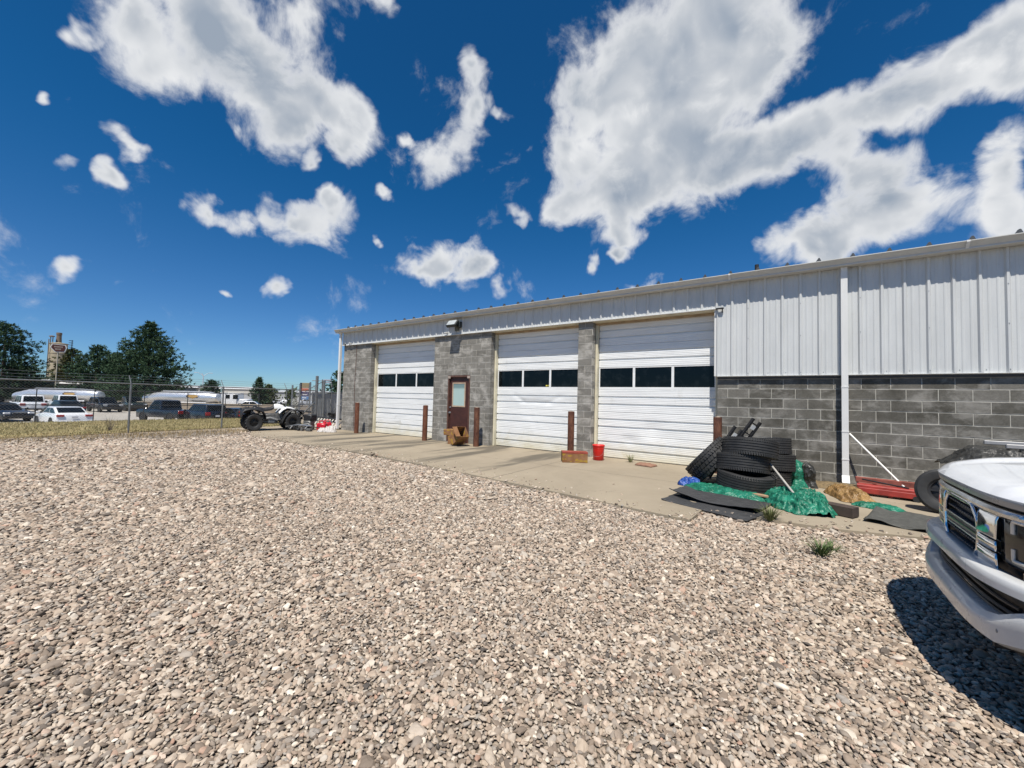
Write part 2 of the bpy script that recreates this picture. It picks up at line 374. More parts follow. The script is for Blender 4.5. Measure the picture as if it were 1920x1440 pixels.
def m_bed():
    t = NT('gravel_bed'); v = t.coord('World')
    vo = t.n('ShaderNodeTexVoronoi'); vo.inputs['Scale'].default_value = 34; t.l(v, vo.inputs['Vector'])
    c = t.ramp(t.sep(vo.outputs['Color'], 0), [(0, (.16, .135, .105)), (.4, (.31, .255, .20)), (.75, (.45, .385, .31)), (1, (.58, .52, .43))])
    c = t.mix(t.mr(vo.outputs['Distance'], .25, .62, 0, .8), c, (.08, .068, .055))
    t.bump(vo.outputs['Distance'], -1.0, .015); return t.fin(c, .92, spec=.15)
M_BED = m_bed()
SLAB = [(-18.4, .5), (-18.4, -2.45), (-16.9, -3.1), (-15.4, -3.68), (-12, -3.7), (-8.7, -3.66), (-5, -4.0), (-1.09, -4.46), (-1.06, -3.82), (.4, -3.68), (1.2, -3.42), (9.5, -3.36), (9.5, .5)]
def slab_edge(x): return interp(x, [-18.4, -16.9, -15.4, -12, -8.7, -5, -1.09, -1.05, .4, 1.2, 9.5], [-2.45, -3.1, -3.68, -3.7, -3.66, -4.0, -4.46, -3.82, -3.68, -3.42, -3.36])
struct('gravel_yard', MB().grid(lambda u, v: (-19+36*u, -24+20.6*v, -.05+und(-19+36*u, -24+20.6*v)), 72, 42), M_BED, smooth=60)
sl = MB(); n_ = len(SLAB)
sl.prism(SLAB, -.16, 0.0, 'Z')
slab = struct('concrete_apron', sl, M_CONC)
# control joint grooves cast into the apron, as thin dark sealant strips
jm = simple('joint_sealant', (.10, .088, .07), .9, var=.3, scale=14)
for a, b in (((-10.6, -3.62), (-10.55, -.02)), ((-4.62, -4.0), (-4.66, -.02)), ((-1.5, -2.0), (-10.5, -1.95))):
    a, b = Vector((*a, 0)), Vector((*b, 0)); d = (b-a).normalized(); p = Vector((-d.y, d.x, 0))*.004; k = 40
    j = MB(); j.grid(lambda u, v: tuple(a.lerp(b, u)+p*(2*v-1)+Vector((.006*fbm(u*9, a.x, 0), .006*fbm(u*9, a.y, 5), .003))), k, 1)
    o = j.build('joint', jm, parent=slab)
# pebbles: one uncountable mass, instanced on points
def gravel_points():
    rng = np.random.default_rng(11); out = []
    def patch(x0, x1, y0, y1, sp, test):
        nx, ny = int((x1-x0)/sp), int((y1-y0)/sp)
        gx, gy = np.meshgrid(np.arange(nx)*sp+x0, np.arange(ny)*sp+y0); g = np.stack([gx.ravel(), gy.ravel()], 1)
        g += rng.uniform(-.5, .5, g.shape)*sp
        d = g-np.array([0, -9.9756]); r = np.hypot(d[:, 0], d[:, 1]); a = d@np.array([_c, _s]); b = d@np.array([-_s, _c])
        front = (b > 0.2*np.abs(a)-.9) & ((b > .42*np.abs(a)-.4) | (r < 3.2))
        k = test(r) & front
        e = np.interp(g[:, 0], [-18.4, -16.9, -15.4, -12, -8.7, -5, -1.09, -1.05, .4, 1.2, 9.5], [-2.45, -3.1, -3.68, -3.7, -3.66, -4.0, -4.46, -3.82, -3.68, -3.42, -3.36])
        k &= g[:, 1] < e+rng.normal(-.012, .022, len(g))+.02*np.sin(g[:, 0]*5)
        # thins out into bare dirt near the chain-link fence
        lim = -16.6+.9*np.sin(g[:, 1]*.9)+rng.normal(0, .5, len(g)); k &= g[:, 0] > lim
        k &= g[:, 0] < 12
        g = g[k]; out.append(np.column_stack([g, np.full(len(g), sp)]))
    patch(-5, 6, -13, -5, .0195, lambda r: r < 3.2)
    patch(-8, 10, -16, -3, .0245, lambda r: (r >= 3.2) & (r < 6.0))
    patch(-12, 12, -20, -2, .034, lambda r: (r >= 6.0) & (r < 10.0))
    patch(-19, 12, -22, -2, .047, lambda r: r >= 10.0)
    # stray stones kicked onto the apron
    k = 900; x = rng.uniform(-17, 6, k); e = np.array([slab_edge(q) for q in x]); y = e+rng.exponential(.22, k)-.02
    out.append(np.column_stack([x, y, rng.uniform(.012, .030, k)]))
    return np.concatenate(out)
GP = gravel_points()
def build_gravel():
    rng = np.random.default_rng(5); n = len(GP); sp = GP[:, 2]
    z = np.array([und(x, y) for x, y in GP[:, :2]])
    z = z-.044+sp*rng.uniform(.08, .40, n)
    on = np.array([(-18.4 < x < 9.5) and y > slab_edge(x)+.004 for x, y in GP[:, :2]]); z[on] = sp[on]*.2
    co = np.column_stack([GP[:, :2], z]).astype(np.float32)
    me = bpy.data.meshes.new('gravel'); me.vertices.add(n); me.vertices.foreach_set('co', co.ravel())
    def att(name, arr):
        a = me.attributes.new(name, 'FLOAT_VECTOR', 'POINT'); a.data.foreach_set('vector', arr.astype(np.float32).ravel())
    att('rot', np.column_stack([rng.normal(0, .35, n), rng.normal(0, .35, n), rng.uniform(0, 6.283, n)]))
    s = sp*rng.lognormal(0, .32, n)*.80
    att('scl', np.column_stack([s*rng.uniform(.85, 1.3, n), s*rng.uniform(.7, 1.0, n), s*rng.uniform(.38, .62, n)]))
    o = obj('gravel', me); o['kind'] = 'stuff'; tag(o, 'loose tan and grey gravel covering the yard', 'gravel')
    t = NT('pebble'); r = t.rnd(); nn = t.noise(t.coord('Object'), 1.6, 4, .6)
    c = t.ramp(r, [(0, (.10, .088, .078)), (.07, (.20, .16, .125)), (.2, (.35, .275, .21)), (.32, (.28, .24, .20)), (.44, (.45, .365, .28)), (.56, (.38, .295, .225)), (.67, (.54, .455, .36)), (.78, (.47, .40, .325)), (.86, (.31, .28, .245)), (.93, (.68, .60, .49)), (.965, (.39, .25, .18)), (1, (.76, .69, .585))])
    c = t.mix(t.mr(nn, .35, .7, 0, .45), c, t.mix(1, c, (.55, .5, .44), 'MULTIPLY'))
    mat = t.fin(c, .88, spec=.25)
    g = bpy.data.node_groups.new('pebbles', 'GeometryNodeTree')
    g.interface.new_socket('Geometry', in_out='INPUT', socket_type='NodeSocketGeometry'); g.interface.new_socket('Geometry', in_out='OUTPUT', socket_type='NodeSocketGeometry')
    q = lambda ty: g.nodes.new(ty)
    gi, go = q('NodeGroupInput'), q('NodeGroupOutput'); join = q('GeometryNodeJoinGeometry')
    for k in range(7):
        ico = q('GeometryNodeMeshIcoSphere'); ico.inputs['Radius'].default_value = .72; ico.inputs['Subdivisions'].default_value = 2
        sp_ = q('GeometryNodeSetPosition'); ns = q('ShaderNodeTexNoise'); pos = q('GeometryNodeInputPosition'); ad = q('ShaderNodeVectorMath'); ad.operation = 'ADD'
        ad.inputs[1].default_value = (k*7.3, k*3.1, k*1.7); g.links.new(pos.outputs[0], ad.inputs[0]); g.links.new(ad.outputs[0], ns.inputs['Vector']); ns.inputs['Scale'].default_value = 1.1; ns.inputs['Detail'].default_value = 1.5
        sb = q('ShaderNodeVectorMath'); sb.operation = 'SUBTRACT'; sb.inputs[1].default_value = (.5, .5, .5); g.links.new(ns.outputs['Color'], sb.inputs[0])
        sc = q('ShaderNodeVectorMath'); sc.operation = 'SCALE'; sc.inputs['Scale'].default_value = 1.05; g.links.new(sb.outputs[0], sc.inputs[0])
        g.links.new(ico.outputs[0], sp_.inputs['Geometry']); g.links.new(sc.outputs[0], sp_.inputs['Offset'])
        sm = q('GeometryNodeSetShadeSmooth'); g.links.new(sp_.outputs[0], sm.inputs[0]); sm.inputs['Shade Smooth'].default_value = (k % 3 != 0)
        mt = q('GeometryNodeSetMaterial'); mt.inputs['Material'].default_value = mat; g.links.new(sm.outputs[0], mt.inputs[0])
        gt = q('GeometryNodeGeometryToInstance'); g.links.new(mt.outputs[0], gt.inputs[0]); g.links.new(gt.outputs[0], join.inputs[0])
    m2p = q('GeometryNodeMeshToPoints'); g.links.new(gi.outputs[0], m2p.inputs[0])
    iop = q('GeometryNodeInstanceOnPoints'); iop.inputs['Pick Instance'].default_value = True
    g.links.new(m2p.outputs[0], iop.inputs['Points']); g.links.new(join.outputs[0], iop.inputs['Instance'])
    rv = q('FunctionNodeRandomValue'); rv.data_type = 'INT'; rv.inputs[4].default_value = 0; rv.inputs[5].default_value = 6; g.links.new(rv.outputs[2], iop.inputs['Instance Index'])
    for nm, sk in (('rot', 'Rotation'), ('scl', 'Scale')):
        at = q('GeometryNodeInputNamedAttribute'); at.data_type = 'FLOAT_VECTOR'; at.inputs[0].default_value = nm; g.links.new(at.outputs[0], iop.inputs[sk])
    g.links.new(iop.outputs[0], go.inputs[0])
    md = o.modifiers.new('pebbles', 'NODES'); md.node_group = g
build_gravel()
# ------------------------------------------------------------------ the garage building
B_, C_ = .4064, .2032
ORG = Vector((-6.0, 0.0, 0.0))
bld = thing('garage_building', 'long low garage of grey block and white ribbed metal with three roll-up doors', 'building', ORG)
YD = .30                                                             # face of the overhead doors
OPEN = [(-14.02, -10.39), (-7.86, -4.84), (-4.42, -1.415)]            # the three bays
TOPZ = 3.62
PIERS = [(-15.92, -14.02, 3.62), (-10.39, -7.86, 3.62), (-4.84, -4.42, 3.62), (-1.415, 9.0, 2.18)]
DOOR = (-9.69, -8.70, 2.235)
e_ = .0045                                                            # mortar is struck back a little
WALLS = []
for (x0, x1, zt) in PIERS:
    core = MB()
    if x0 < -10 and x1 > -9:
        a, b, d, f = x0+e_, DOOR[0]-e_, DOOR[1]+e_, x1-e_; zd = DOOR[2]+e_
        core.prism([(a, 0), (b, 0), (b, zd), (d, zd), (d, 0), (f, 0), (f, zt), (a, zt)], e_, .2-e_, 'Y')
    else: core.box2((x0+e_, e_, 0), (x1-e_, .2-e_, zt))
    WALLS.append(core.build('block_wall', M_MORTAR, bld, org=ORG))
_bm = {}
def block_mesh(w, h):
    k = (round(w, 3), round(h, 3))
    if k not in _bm:
        _bm[k] = MB().cbox((0, 0, 0), (w, .2, h), .004).mesh('block'); _bm[k].materials.append(MB_BLOCK)
    return _bm[k]
extra = MB(); nblk = 0
random.seed(3)
def lay(wall, x0, x1, zt, first_full_odd, anchor='L'):
    global nblk
    rows = int(math.ceil(zt/C_))
    for k in range(rows):
        z0, z1 = k*C_, min((k+1)*C_, zt)
        if z1-z0 < .03: continue
        st = 0 if (k % 2 == 1) == first_full_odd else -B_/2
        cuts = []; x = (x0 if anchor == 'L' else x1)+(st if anchor == 'L' else -st)
        edges = []
        if anchor == 'L':
            while x < x1-1e-3: edges.append((max(x, x0), min(x+B_, x1))); x += B_
        else:
            while x > x0+1e-3: edges.append((max(x-B_, x0), min(x, x1))); x -= B_
        for a, b in edges:
            if b-a < .03: continue
            segs = [(a, b)]
            if z0 < DOOR[2]-.01 and b > DOOR[0]+.005 and a < DOOR[1]-.005:
                segs = [s for s in ((a, min(b, DOOR[0])), (max(a, DOOR[1]), b)) if s[1]-s[0] > .02]
            for (p, q) in segs:
                g = .0055; w, h = q-p-2*g, z1-z0-2*g
                if h < .02 or w < .015: continue
                cx, cz = (p+q)/2, (z0+z1)/2
                if q == x1: w += g; cx += g/2
                if p == x0: w += g; cx -= g/2
                if p > 3.25: extra.cbox((cx, .1, cz), (w, .2, h), .004); continue
                o = obj('block', block_mesh(w, h), None, wall, loc=(cx-ORG.x, .1+random.gauss(0, .0009), cz), rot=(0, random.gauss(0, .0012), random.gauss(0, .0012)))
                nblk += 1
lay(WALLS[0], *PIERS[0], True, 'R'); lay(WALLS[1], *PIERS[1], True, 'R'); lay(WALLS[2], *PIERS[2], False, 'L'); lay(WALLS[3], *PIERS[3], True, 'L')
ex = extra.build('blockwork', MB_BLOCK, WALLS[3], org=ORG); ex['kind'] = 'stuff'
# ribbed metal siding: profile in (x, outwards), pushed along z; one object for each sheet
RIB0, RIBP = .097, .3048
YS = -.05                                                             # flat of the sheet
def prof_x(x):
    u = ((x-RIB0)/RIBP+.5) % 1.0-.5; d = abs(u)*RIBP
    h = interp(d, [0, .014, .036], [.034, .034, 0])
    for c in (-1/3, 1/3):
        dd = abs(u-c)*RIBP; h = max(h, interp(dd, [0, .010, .022], [.006, .006, 0]))
    return h
def sheet(x0, x1, z0, z1, ys=YS):
    xs = set([x0, x1]); k0 = int(math.floor((x0-RIB0)/RIBP))-1
    for k in range(k0, k0+8):
        c = RIB0+k*RIBP
        for d in (.014, .036): xs |= {c-d, c+d}
        for s in (-1/3, 1/3):
            for d in (.010, .022): xs |= {c+s*RIBP-d, c+s*RIBP+d}
    xs = sorted(x for x in xs if x0-1e-6 <= x <= x1+1e-6)
    m = MB(); nx = len(xs)
    vs = [(x, ys-prof_x(x), z) for z in (z0, z1) for x in xs]+[(x, ys-prof_x(x)+.002, z) for z in (z0, z1) for x in xs]
    fs = []
    for i in range(nx-1):
        fs += [(i, i+1, nx+i+1, nx+i), (2*nx+i, 3*nx+i, 3*nx+i+1, 2*nx+i+1), (i, 2*nx+i, 2*nx+i+1, i+1)]
    return m.add(vs, fs)
siding = MB().box2((-15.95, -.005, 4.02), (9.0, .03, 4.14)).build('siding', M_SIDING, bld, org=ORG)
scr = simple('screw_head', (.35, .36, .36), .4, .7)
x = -15.95; cut = [-15.95]; k = math.ceil((x-RIB0)/(3*RIBP))
while RIB0+3*RIBP*k+.02 < 9: cut.append(RIB0+3*RIBP*k+.02); k += 1
cut.append(9.0)
scm = MB().lathe([(.0001, -.006), (.006, -.005), (.008, -.001), (.008, 0)], 8, 'Y').mesh('screw'); scm.materials.append(scr)
for i, (a, b) in enumerate(zip(cut[:-1], cut[1:])):
    segs = [(a, b, 3.62 if b < -1.4 else 2.10)] if not (a < -1.415 < b) else [(a, -1.418, 3.62), (-1.418, b, 2.10)]
    for (p, q, zb) in segs:
        o = sheet(p, q, zb, 4.2, YS-(.0015 if i % 2 else 0)).build('panel', M_SIDING, siding, org=ORG)
    if a > -1.5 and a < 3.2:
        for j in range(3):
            xx = RIB0+RIBP*round((a-RIB0)/RIBP)+j*RIBP+.055
            for zz in ((2.155,) if j else (2.155, 2.9, 3.55)):
                s_ = obj('screw', scm, None, siding, loc=(xx-(0 if j else .055)-ORG.x, YS-.001-(0 if j else .034), zz))
# trim: base flashing under the siding, door head and jamb trim
tr = MB().box2((-1.415, -.052, 2.083), (9, -.0, 2.098)).box2((-1.415, -.085, 2.094), (9, -.052, 2.0995)).build('base_flashing', M_TRIM, bld, org=ORG)
dk = simple('shade_strip', (.06, .06, .058), .7)
MB().box2((-1.41, -.03, 2.035), (9, .0, 2.083)).build('shade_strip', dk, bld, org=ORG)  # dark strip added to stand for the shade below the base flashing
MB().box2((-15.93, -.088, 3.603), (-1.42, -.052, 3.619)).box2((-15.93, -.052, 3.603), (-1.42, -.0, 3.612)).build('head_flashing', M_TRIM, bld, org=ORG)
wood = simple('tan_wood_trim', (.36, .26, .16), .75, var=.3, scale=5)
for (a, b) in OPEN:
    MB().box2((a, -.003, 3.585), (b, .2, 3.603)).build('head_soffit', M_CREAM, bld, org=ORG)
    MB().box2((a, .19, 3.535), (b, .285, 3.583)).build('head_trim', wood, bld, org=ORG)
    MB().cbox(((a+.004+.062/2), .245, 1.77), (.062, .11, 3.53), .004).build('jamb', M_CREAM, bld, org=ORG)
    MB().cbox(((b-.004-.062/2), .245, 1.77), (.062, .11, 3.53), .004).build('jamb', M_CREAM, bld, org=ORG)
MB().box2((-1.475, -.048, 2.1), (-1.418, .2, 3.60)).build('corner_trim', M_TRIM, bld, org=ORG)
# overhead doors
def section(a, b, z0, z1, dent=None, n=1):
    H = z1-z0
    pz = [(.0, .006), (.004, 0)]
    for t0, t1 in ((.004, H/3-.012), (H/3+.030, 2*H/3-.012), (2*H/3+.030, H-.006)):
        m = 4
        for q in range(m):
            za = lerp(t0, t1, (q+.08)/m); zb = lerp(t0, t1, (q+.92)/m)
            pz += [(za, -.0 if q else 0), (za+.004, -.0035), (zb-.004, -.0035), (zb, 0)]
        if t1 < H-.02: pz += [(t1+.001, 0), (t1+.003, .032), (t1+.036, .032), (t1+.040, .0)]
    pz += [(H-.004, 0), (H, .006)]
    m = MB(); K = len(pz)
    vs = []; 
    for i in range(n+1):
        x = lerp(a, b, i/n)
        for (dz, dy) in pz:
            d = dent(x, z0+dz) if dent else 0.
            vs.append((x, YD+dy+d, z0+dz))
    fs = [(i*K+j, (i+1)*K+j, (i+1)*K+j+1, i*K+j+1) for i in range(n) for j in range(K-1)]
    m.add(vs, fs); m.box2((a, YD+.04, z0), (b, YD+.06, z1)); return m
def dent2(x, z):
    cx = -6.45; d = 0
    def crease(x0, z0, x1, z1, amp, w):
        dx, dz = x1-x0, z1-z0; l2 = dx*dx+dz*dz; t = max(0, min(1, ((x-x0)*dx+(z-z0)*dz)/l2)); r = math.hypot(x-x0-t*dx, z-z0-t*dz); return amp*max(0, 1-r/w)
    d += crease(-7.1, 1.62, -6.8, 1.42, .035, .10)+crease(-6.8, 1.42, -5.9, 1.40, .035, .10)+crease(-5.9, 1.40, -5.55, 1.58, .03, .10)
    d += crease(-6.45, 1.38, -6.5, .95, .02, .16)+crease(-6.5, .95, -6.3, .6, .016, .14)
    d *= .4; d += .014*math.exp(-((x+6.35)/.5)**2-((z-1.25)/.33)**2)+.006*fbm(x*2.2, z*2.2, 4)
    return d
def dent3(x, z): return .03*math.exp(-((x+2.9)/.25)**2-((z-.75)/.25)**2)+.02*math.exp(-((x+3.5)/.2)**2-((z-.5)/.12)**2)+.005*fbm(x*2, z*2, 9)
def dent1(x, z): return .016*math.exp(-((x+12.6)/.12)**2-((z-.45)/.06)**2)+.003*fbm(x*2, z*2, 2)
for di, (a, b) in enumerate(OPEN):
    a2, b2 = a+.07, b-.07; h = .5915
    gd = section(a2, b2, .012, .012+h, (dent1, dent2, dent3)[di], 40).build('garage_door', M_GARAGE, bld, org=ORG, smooth=20)
    for k in (1, 2, 4, 5):
        section(a2, b2, .012+k*(h+.003), .012+k*(h+.003)+h, (dent1, dent2, dent3)[di], 40).build('section', M_GARAGE, gd, org=ORG, smooth=20)
    z0 = .012+3*(h+.003); z1 = z0+h; wz0, wz1 = z0+.07, z1-.018; W_ = (b2-a2)/3
    fr = MB().box2((a2, YD, z0), (b2, YD+.045, wz0)).box2((a2, YD, wz1), (b2, YD+.045, z1))
    ms = [(a2, a2+.03)]+[(a2+W_*i-.03, a2+W_*i+.03) for i in (1, 2)]+[(b2-.03, b2)]
    for p, q in ms: fr.box2((p, YD+.001, wz0), (q, YD+.044, wz1))
    fr.build('window_section', M_GARAGE, gd, org=ORG)
    for i in range(3): MB().box2((ms[i][1], YD+.016, wz0), (ms[i+1][0], YD+.022, wz1)).build('pane', M_GLASS, gd, org=ORG)
    MB().tube([(a2, YD+.012, .006), (b2, YD+.012, .006)], .012, 8).build('bottom_seal', M_BLACK, gd, org=ORG)
# small yellow sticker marks low on the middle pane of the second door
st = simple('yellow_sticker', (.62, .55, .08), .6)
MB().box2((-6.02, YD+.0145, 1.885), (-5.96, YD+.0155, 1.925)).box2((-5.93, YD+.0145, 1.885), (-5.905, YD+.0155, 1.93)).build('sticker', st, bld, org=ORG)
# man door
M_BROWN = simple('brown_door_paint', (.055, .018, .013), .5, var=.3, scale=5)
M_BROWN2 = simple('brown_frame_paint', (.105, .05, .035), .55, var=.35, scale=7)
dr = MB().box2((DOOR[0]+.055, .055, .012), (DOOR[1]-.055, .1, DOOR[2]-.06)).build('door', M_BROWN, bld, org=ORG)
fr = MB().box2((DOOR[0], -.006, 0), (DOOR[0]+.05, .15, DOOR[2])).box2((DOOR[1]-.05, -.006, 0), (DOOR[1], .15, DOOR[2])).box2((DOOR[0]+.05, -.006, DOOR[2]-.055), (DOOR[1]-.05, .15, DOOR[2])).build('frame', M_BROWN2, dr, org=ORG)
MB().box2((DOOR[0]-.0, -.009, DOOR[2]-.10), (DOOR[0]+.12, -.006, DOOR[2]-.015)).box2((DOOR[1]-.12, -.009, DOOR[2]-.10), (DOOR[1], -.006, DOOR[2]-.015)).build('corner_plate', simple('pale_corner', (.33, .27, .23), .7, var=.3), dr, org=ORG)
wx0, wx1, wz0, wz1 = -9.52, -8.93, 1.18, 2.0; q = .045
MB().box2((wx0, .042, wz0), (wx0+q, .056, wz1)).box2((wx1-q, .042, wz0), (wx1, .056, wz1)).box2((wx0+q, .042, wz0), (wx1-q, .056, wz0+q)).box2((wx0+q, .042, wz1-q), (wx1-q, .056, wz1)).build('window_frame', simple('tan_window_frame', (.42, .31, .22), .6, var=.2), dr, org=ORG)
t = NT('frosted_pane'); nz = t.mr(t.sep(t.coord('World'), 2), 1.75, 1.85, 0, 1, True)
M_FROST = t.fin(t.mix(nz, t.mix(t.noise(t.coord('World'), 9, 3), (.34, .47, .45), (.42, .53, .5)), (.17, .25, .25)), .25, spec=.5)
MB().box2((wx0+q, .05, wz0+q), (wx1-q, .0545, wz1-q)).build('pane', M_FROST, dr, org=ORG)
MB().lathe([(.001, -.06), (.026, -.055), (.03, -.035), (.014, -.02), (.014, 0), (.034, 0.002)], 16, 'Y').build('knob', M_STEEL, dr, loc=(-9.6-ORG.x, .053, .98), smooth=40)
MB().lathe([(.001, -.02), (.026, -.018), (.03, 0)], 16, 'Y').build('deadbolt', M_STEEL, dr, loc=(-9.6-ORG.x, .053, 1.16), smooth=40)
MB().box2((DOOR[0]+.05, -.03, .0005), (DOOR[1]-.05, .14, .012)).build('threshold', M_STEEL, bld, org=ORG)
# gutter, roof, downspouts
GY = -.335
def gutter(x0, x1, dz=0):
    pr = [(GY+.02, 4.275+dz), (GY, 4.275+dz), (GY, 4.262+dz), (GY+.006, 4.258+dz), (GY+.075, 4.175+dz), (GY+.068, 4.168+dz), (GY+.068, 4.150+dz), (GY+.08, 4.146+dz), (YS-.036, 4.148+dz), (YS-.036, 4.27+dz), (YS-.05, 4.27+dz), (YS-.05, 4.165+dz), (GY+.10, 4.165+dz), (GY+.03, 4.24+dz)]
    return MB().prism(pr, x0, x1, 'X')
M_GUT = m_white_metal('gutter_paint', (.56, .56, .53), .42)
for i, (a, b) in enumerate(((-16.22, -10.33), (-10.325, -1.15), (-1.145, 9.1))):
    gutter(a, b, (.0, .003, .006)[i]).build('gutter', M_GUT, bld, org=ORG, smooth=30)
for xx in (-14.6, -10.33, -1.15, 2.35):
    MB().prism([(GY-.006, 4.285), (GY-.006, 4.255), (GY+.066, 4.165), (GY+.09, 4.165), (GY+.02, 4.285)], xx-.02, xx+.02, 'X').build('gutter_joint', M_TRIM, bld, org=ORG)
M_ROOF = m_white_metal('roof_metal', (.42, .42, .40), .45)
RS = .05
roof = MB().add([(-16.25, -.2, 4.262), (9.1, -.2, 4.262), (9.1, 9, 4.262+9.2*RS), (-16.25, 9, 4.262+9.2*RS), (-16.25, -.2, 4.24), (9.1, -.2, 4.24), (9.1, 9, 4.24+9.2*RS), (-16.25, 9, 4.24+9.2*RS)], [(0, 1, 2, 3), (7, 6, 5, 4), (0, 4, 5, 1), (1, 5, 6, 2), (2, 6, 7, 3), (3, 7, 4, 0)]).build('roof', M_ROOF, bld, org=ORG)
sm = MB().prism([(-.055, 0), (-.03, .05), (-.012, .085), (.012, .085), (.03, .05), (.055, 0)], -.13, 9, 'Y').prism([(-.085, 0), (-.02, .10), (-.008, .122), (.012, .122), (.022, .10), (.06, 0)], -.2, -.135, 'Y')
sm.v = [(x, y, z+4.263+(y+.2)*RS) for x, y, z in sm.v]; seam_me = sm.mesh('roof_seam'); seam_me.materials.append(simple('shaded_seam', (.07, .075, .08), .5, .3))  # seam metal coloured dark to look shaded against the sky
for k in range(-31, 17):
    obj('roof_seam', seam_me, None, roof, loc=(.39+.51*k-ORG.x, 0, 0))
MB().tube([(-.764, 1.5, 4.3), (-.764, 1.5, 4.95)], .045, 12).build('vent_pipe', M_BLACK, bld, org=ORG, smooth=40)
def downspout(x, w, d, y0, z1, z0, kick=True):
    m = MB(); pts = [(x, y0, z1), (x, y0, z0+.12)]
    m.box2((x-w/2, y0-d, z0+(.13 if kick else 0)), (x+w/2, y0, z1))
    if kick: m.prism([(y0, z0+.13), (y0-d, z0+.13), (y0-d-.07, z0), (y0-.055, z0-.0)], x-w/2-.006, x+w/2+.006, 'X')
    return m
ds = downspout(.772, .10, .085, -.088, 4.148, .075).build('downspout', M_TRIM, bld, org=ORG)
for z in (1.02, 1.86, .5): MB().box2((.772-.054, -.178, z-.012), (.772+.054, -.05, z+.012)).build('strap', M_TRIM, ds, org=ORG)
MB().box2((.772-.05, -.245, .0), (.772+.05, -.12, .06)).build('splash_shoe', M_BLACK, ds, org=ORG)
d2 = downspout(-15.995, .11, .085, -.09, 4.148, .05, False).build('downspout', M_TRIM, bld, org=ORG)
for z in (1.05, 2.45): MB().box2((-16.055, -.18, z-.012), (-15.935, -.03, z+.012)).build('strap', M_TRIM, d2, org=ORG)
# conduit / wire that climbs the left pier, and the loose clips under the eave
MB().tube([(-15.02+.02*math.sin(i), -.02, .02+i*.4) for i in range(10)], .008, 6).build('conduit', simple('rusty_conduit', (.16, .09, .07), .7), bld, org=ORG)
cl = simple('clip_metal', (.6, .6, .58), .45)
for xx, zz in ((-15.75, 3.66), (-15.35, 3.68), (-9.75, 3.70), (-1.36, 3.60)):
    MB().cbox((xx, -.11, zz), (.16, .05, .03), .006).box((xx+.05, -.09, zz-.05), (.02, .02, .09)).build('clip', M_BLACK if xx < -15.5 or xx > -3 else cl, bld, org=ORG)
# closed shell so that the glass shows a dark inside
dkw = simple('inside_wall', (.12, .12, .115), .9)
MB().box2((-15.9, 8.9, 0), (9, 9.0, 4.7)).box2((-15.92, .2, 0), (-15.72, 8.9, 4.45)).box2((8.9, .2, 0), (9.0, 8.9, 4.45)).box2((-15.72, .36, 3.4), (8.9, .4, 4.28)).box2((-1.33, .36, 2.0), (8.9, .4, 3.4)).build('shell_wall', M_SIDING, bld, org=ORG)
MB().box2((-15.72, .5, -.02), (8.9, 8.9, .0)).build('floor', dkw, bld, org=ORG)
# ------------------------------------------------------------------ bollards
def bollard(x, y, label, r=.085, h=1.2, tilt=0.):
    t = thing('bollard', label, 'bollard', (x, y, 0), 0, 'brown steel bollards in front of the garage')
    t.rotation_euler = (0, tilt, 0)
    m = MB().lathe([(r, -.05), (r, h-.01), (r-.004, h), (r-.014, h), (r-.014, h-.03)], 24)
    m.build('pipe', M_POST, t, smooth=40)
    MB().lathe([(r-.013, h-.02), (r*.6, h+.004), (.001, h+.012)], 24).build('concrete_fill', simple('fill_concrete', (.36, .28, .21), .9, var=.25), t, smooth=60)
    return t
bollard(-14.14, -.455, 'dark brown bollard in front of the leftmost block pier')
bollard(-10.36, -.365, 'dark brown bollard at the left of the brown door')
bollard(-8.04, -.395, 'dark brown bollard right beside the cardboard boxes at the brown door', .088)
bollard(-4.80, -.42, 'dark brown bollard standing behind the closed cardboard box and red bucket')
bollard(-1.365, -.30, 'rusty red-brown bollard rising behind the black tyres')
# ------------------------------------------------------------------ floodlight
fl = thing('floodlight', 'black wall floodlight mounted under the eave above the brown door', 'floodlight', (-9.27, -.09, 3.86))
M_FL = simple('floodlight_black', (.012, .016, .015), .4, var=.2)
hd = MB().at((0, -.22, .07), (R(-38), 0, 0)); hd.cbox((0, 0, 0), (.42, .11, .26), .02).build('housing', M_FL, fl)
MB().at((0, -.22, .07), (R(-38), 0, 0)).box((0, -.058, 0), (.36, .006, .205)).build('lens', simple('lamp_lens', (.42, .45, .45), .2, spec=.6), fl)
MB().cbox((.17, -.07, .05), (.13, .14, .2), .02).build('junction_box', M_FL, fl)
MB().box((0, -.005, -.06), (.16, .03, .16)).tube([(0, -.01, 0), (0, -.2, .04)], .025, 8).build('bracket', simple('olive_bracket', (.12, .125, .10), .6), fl)
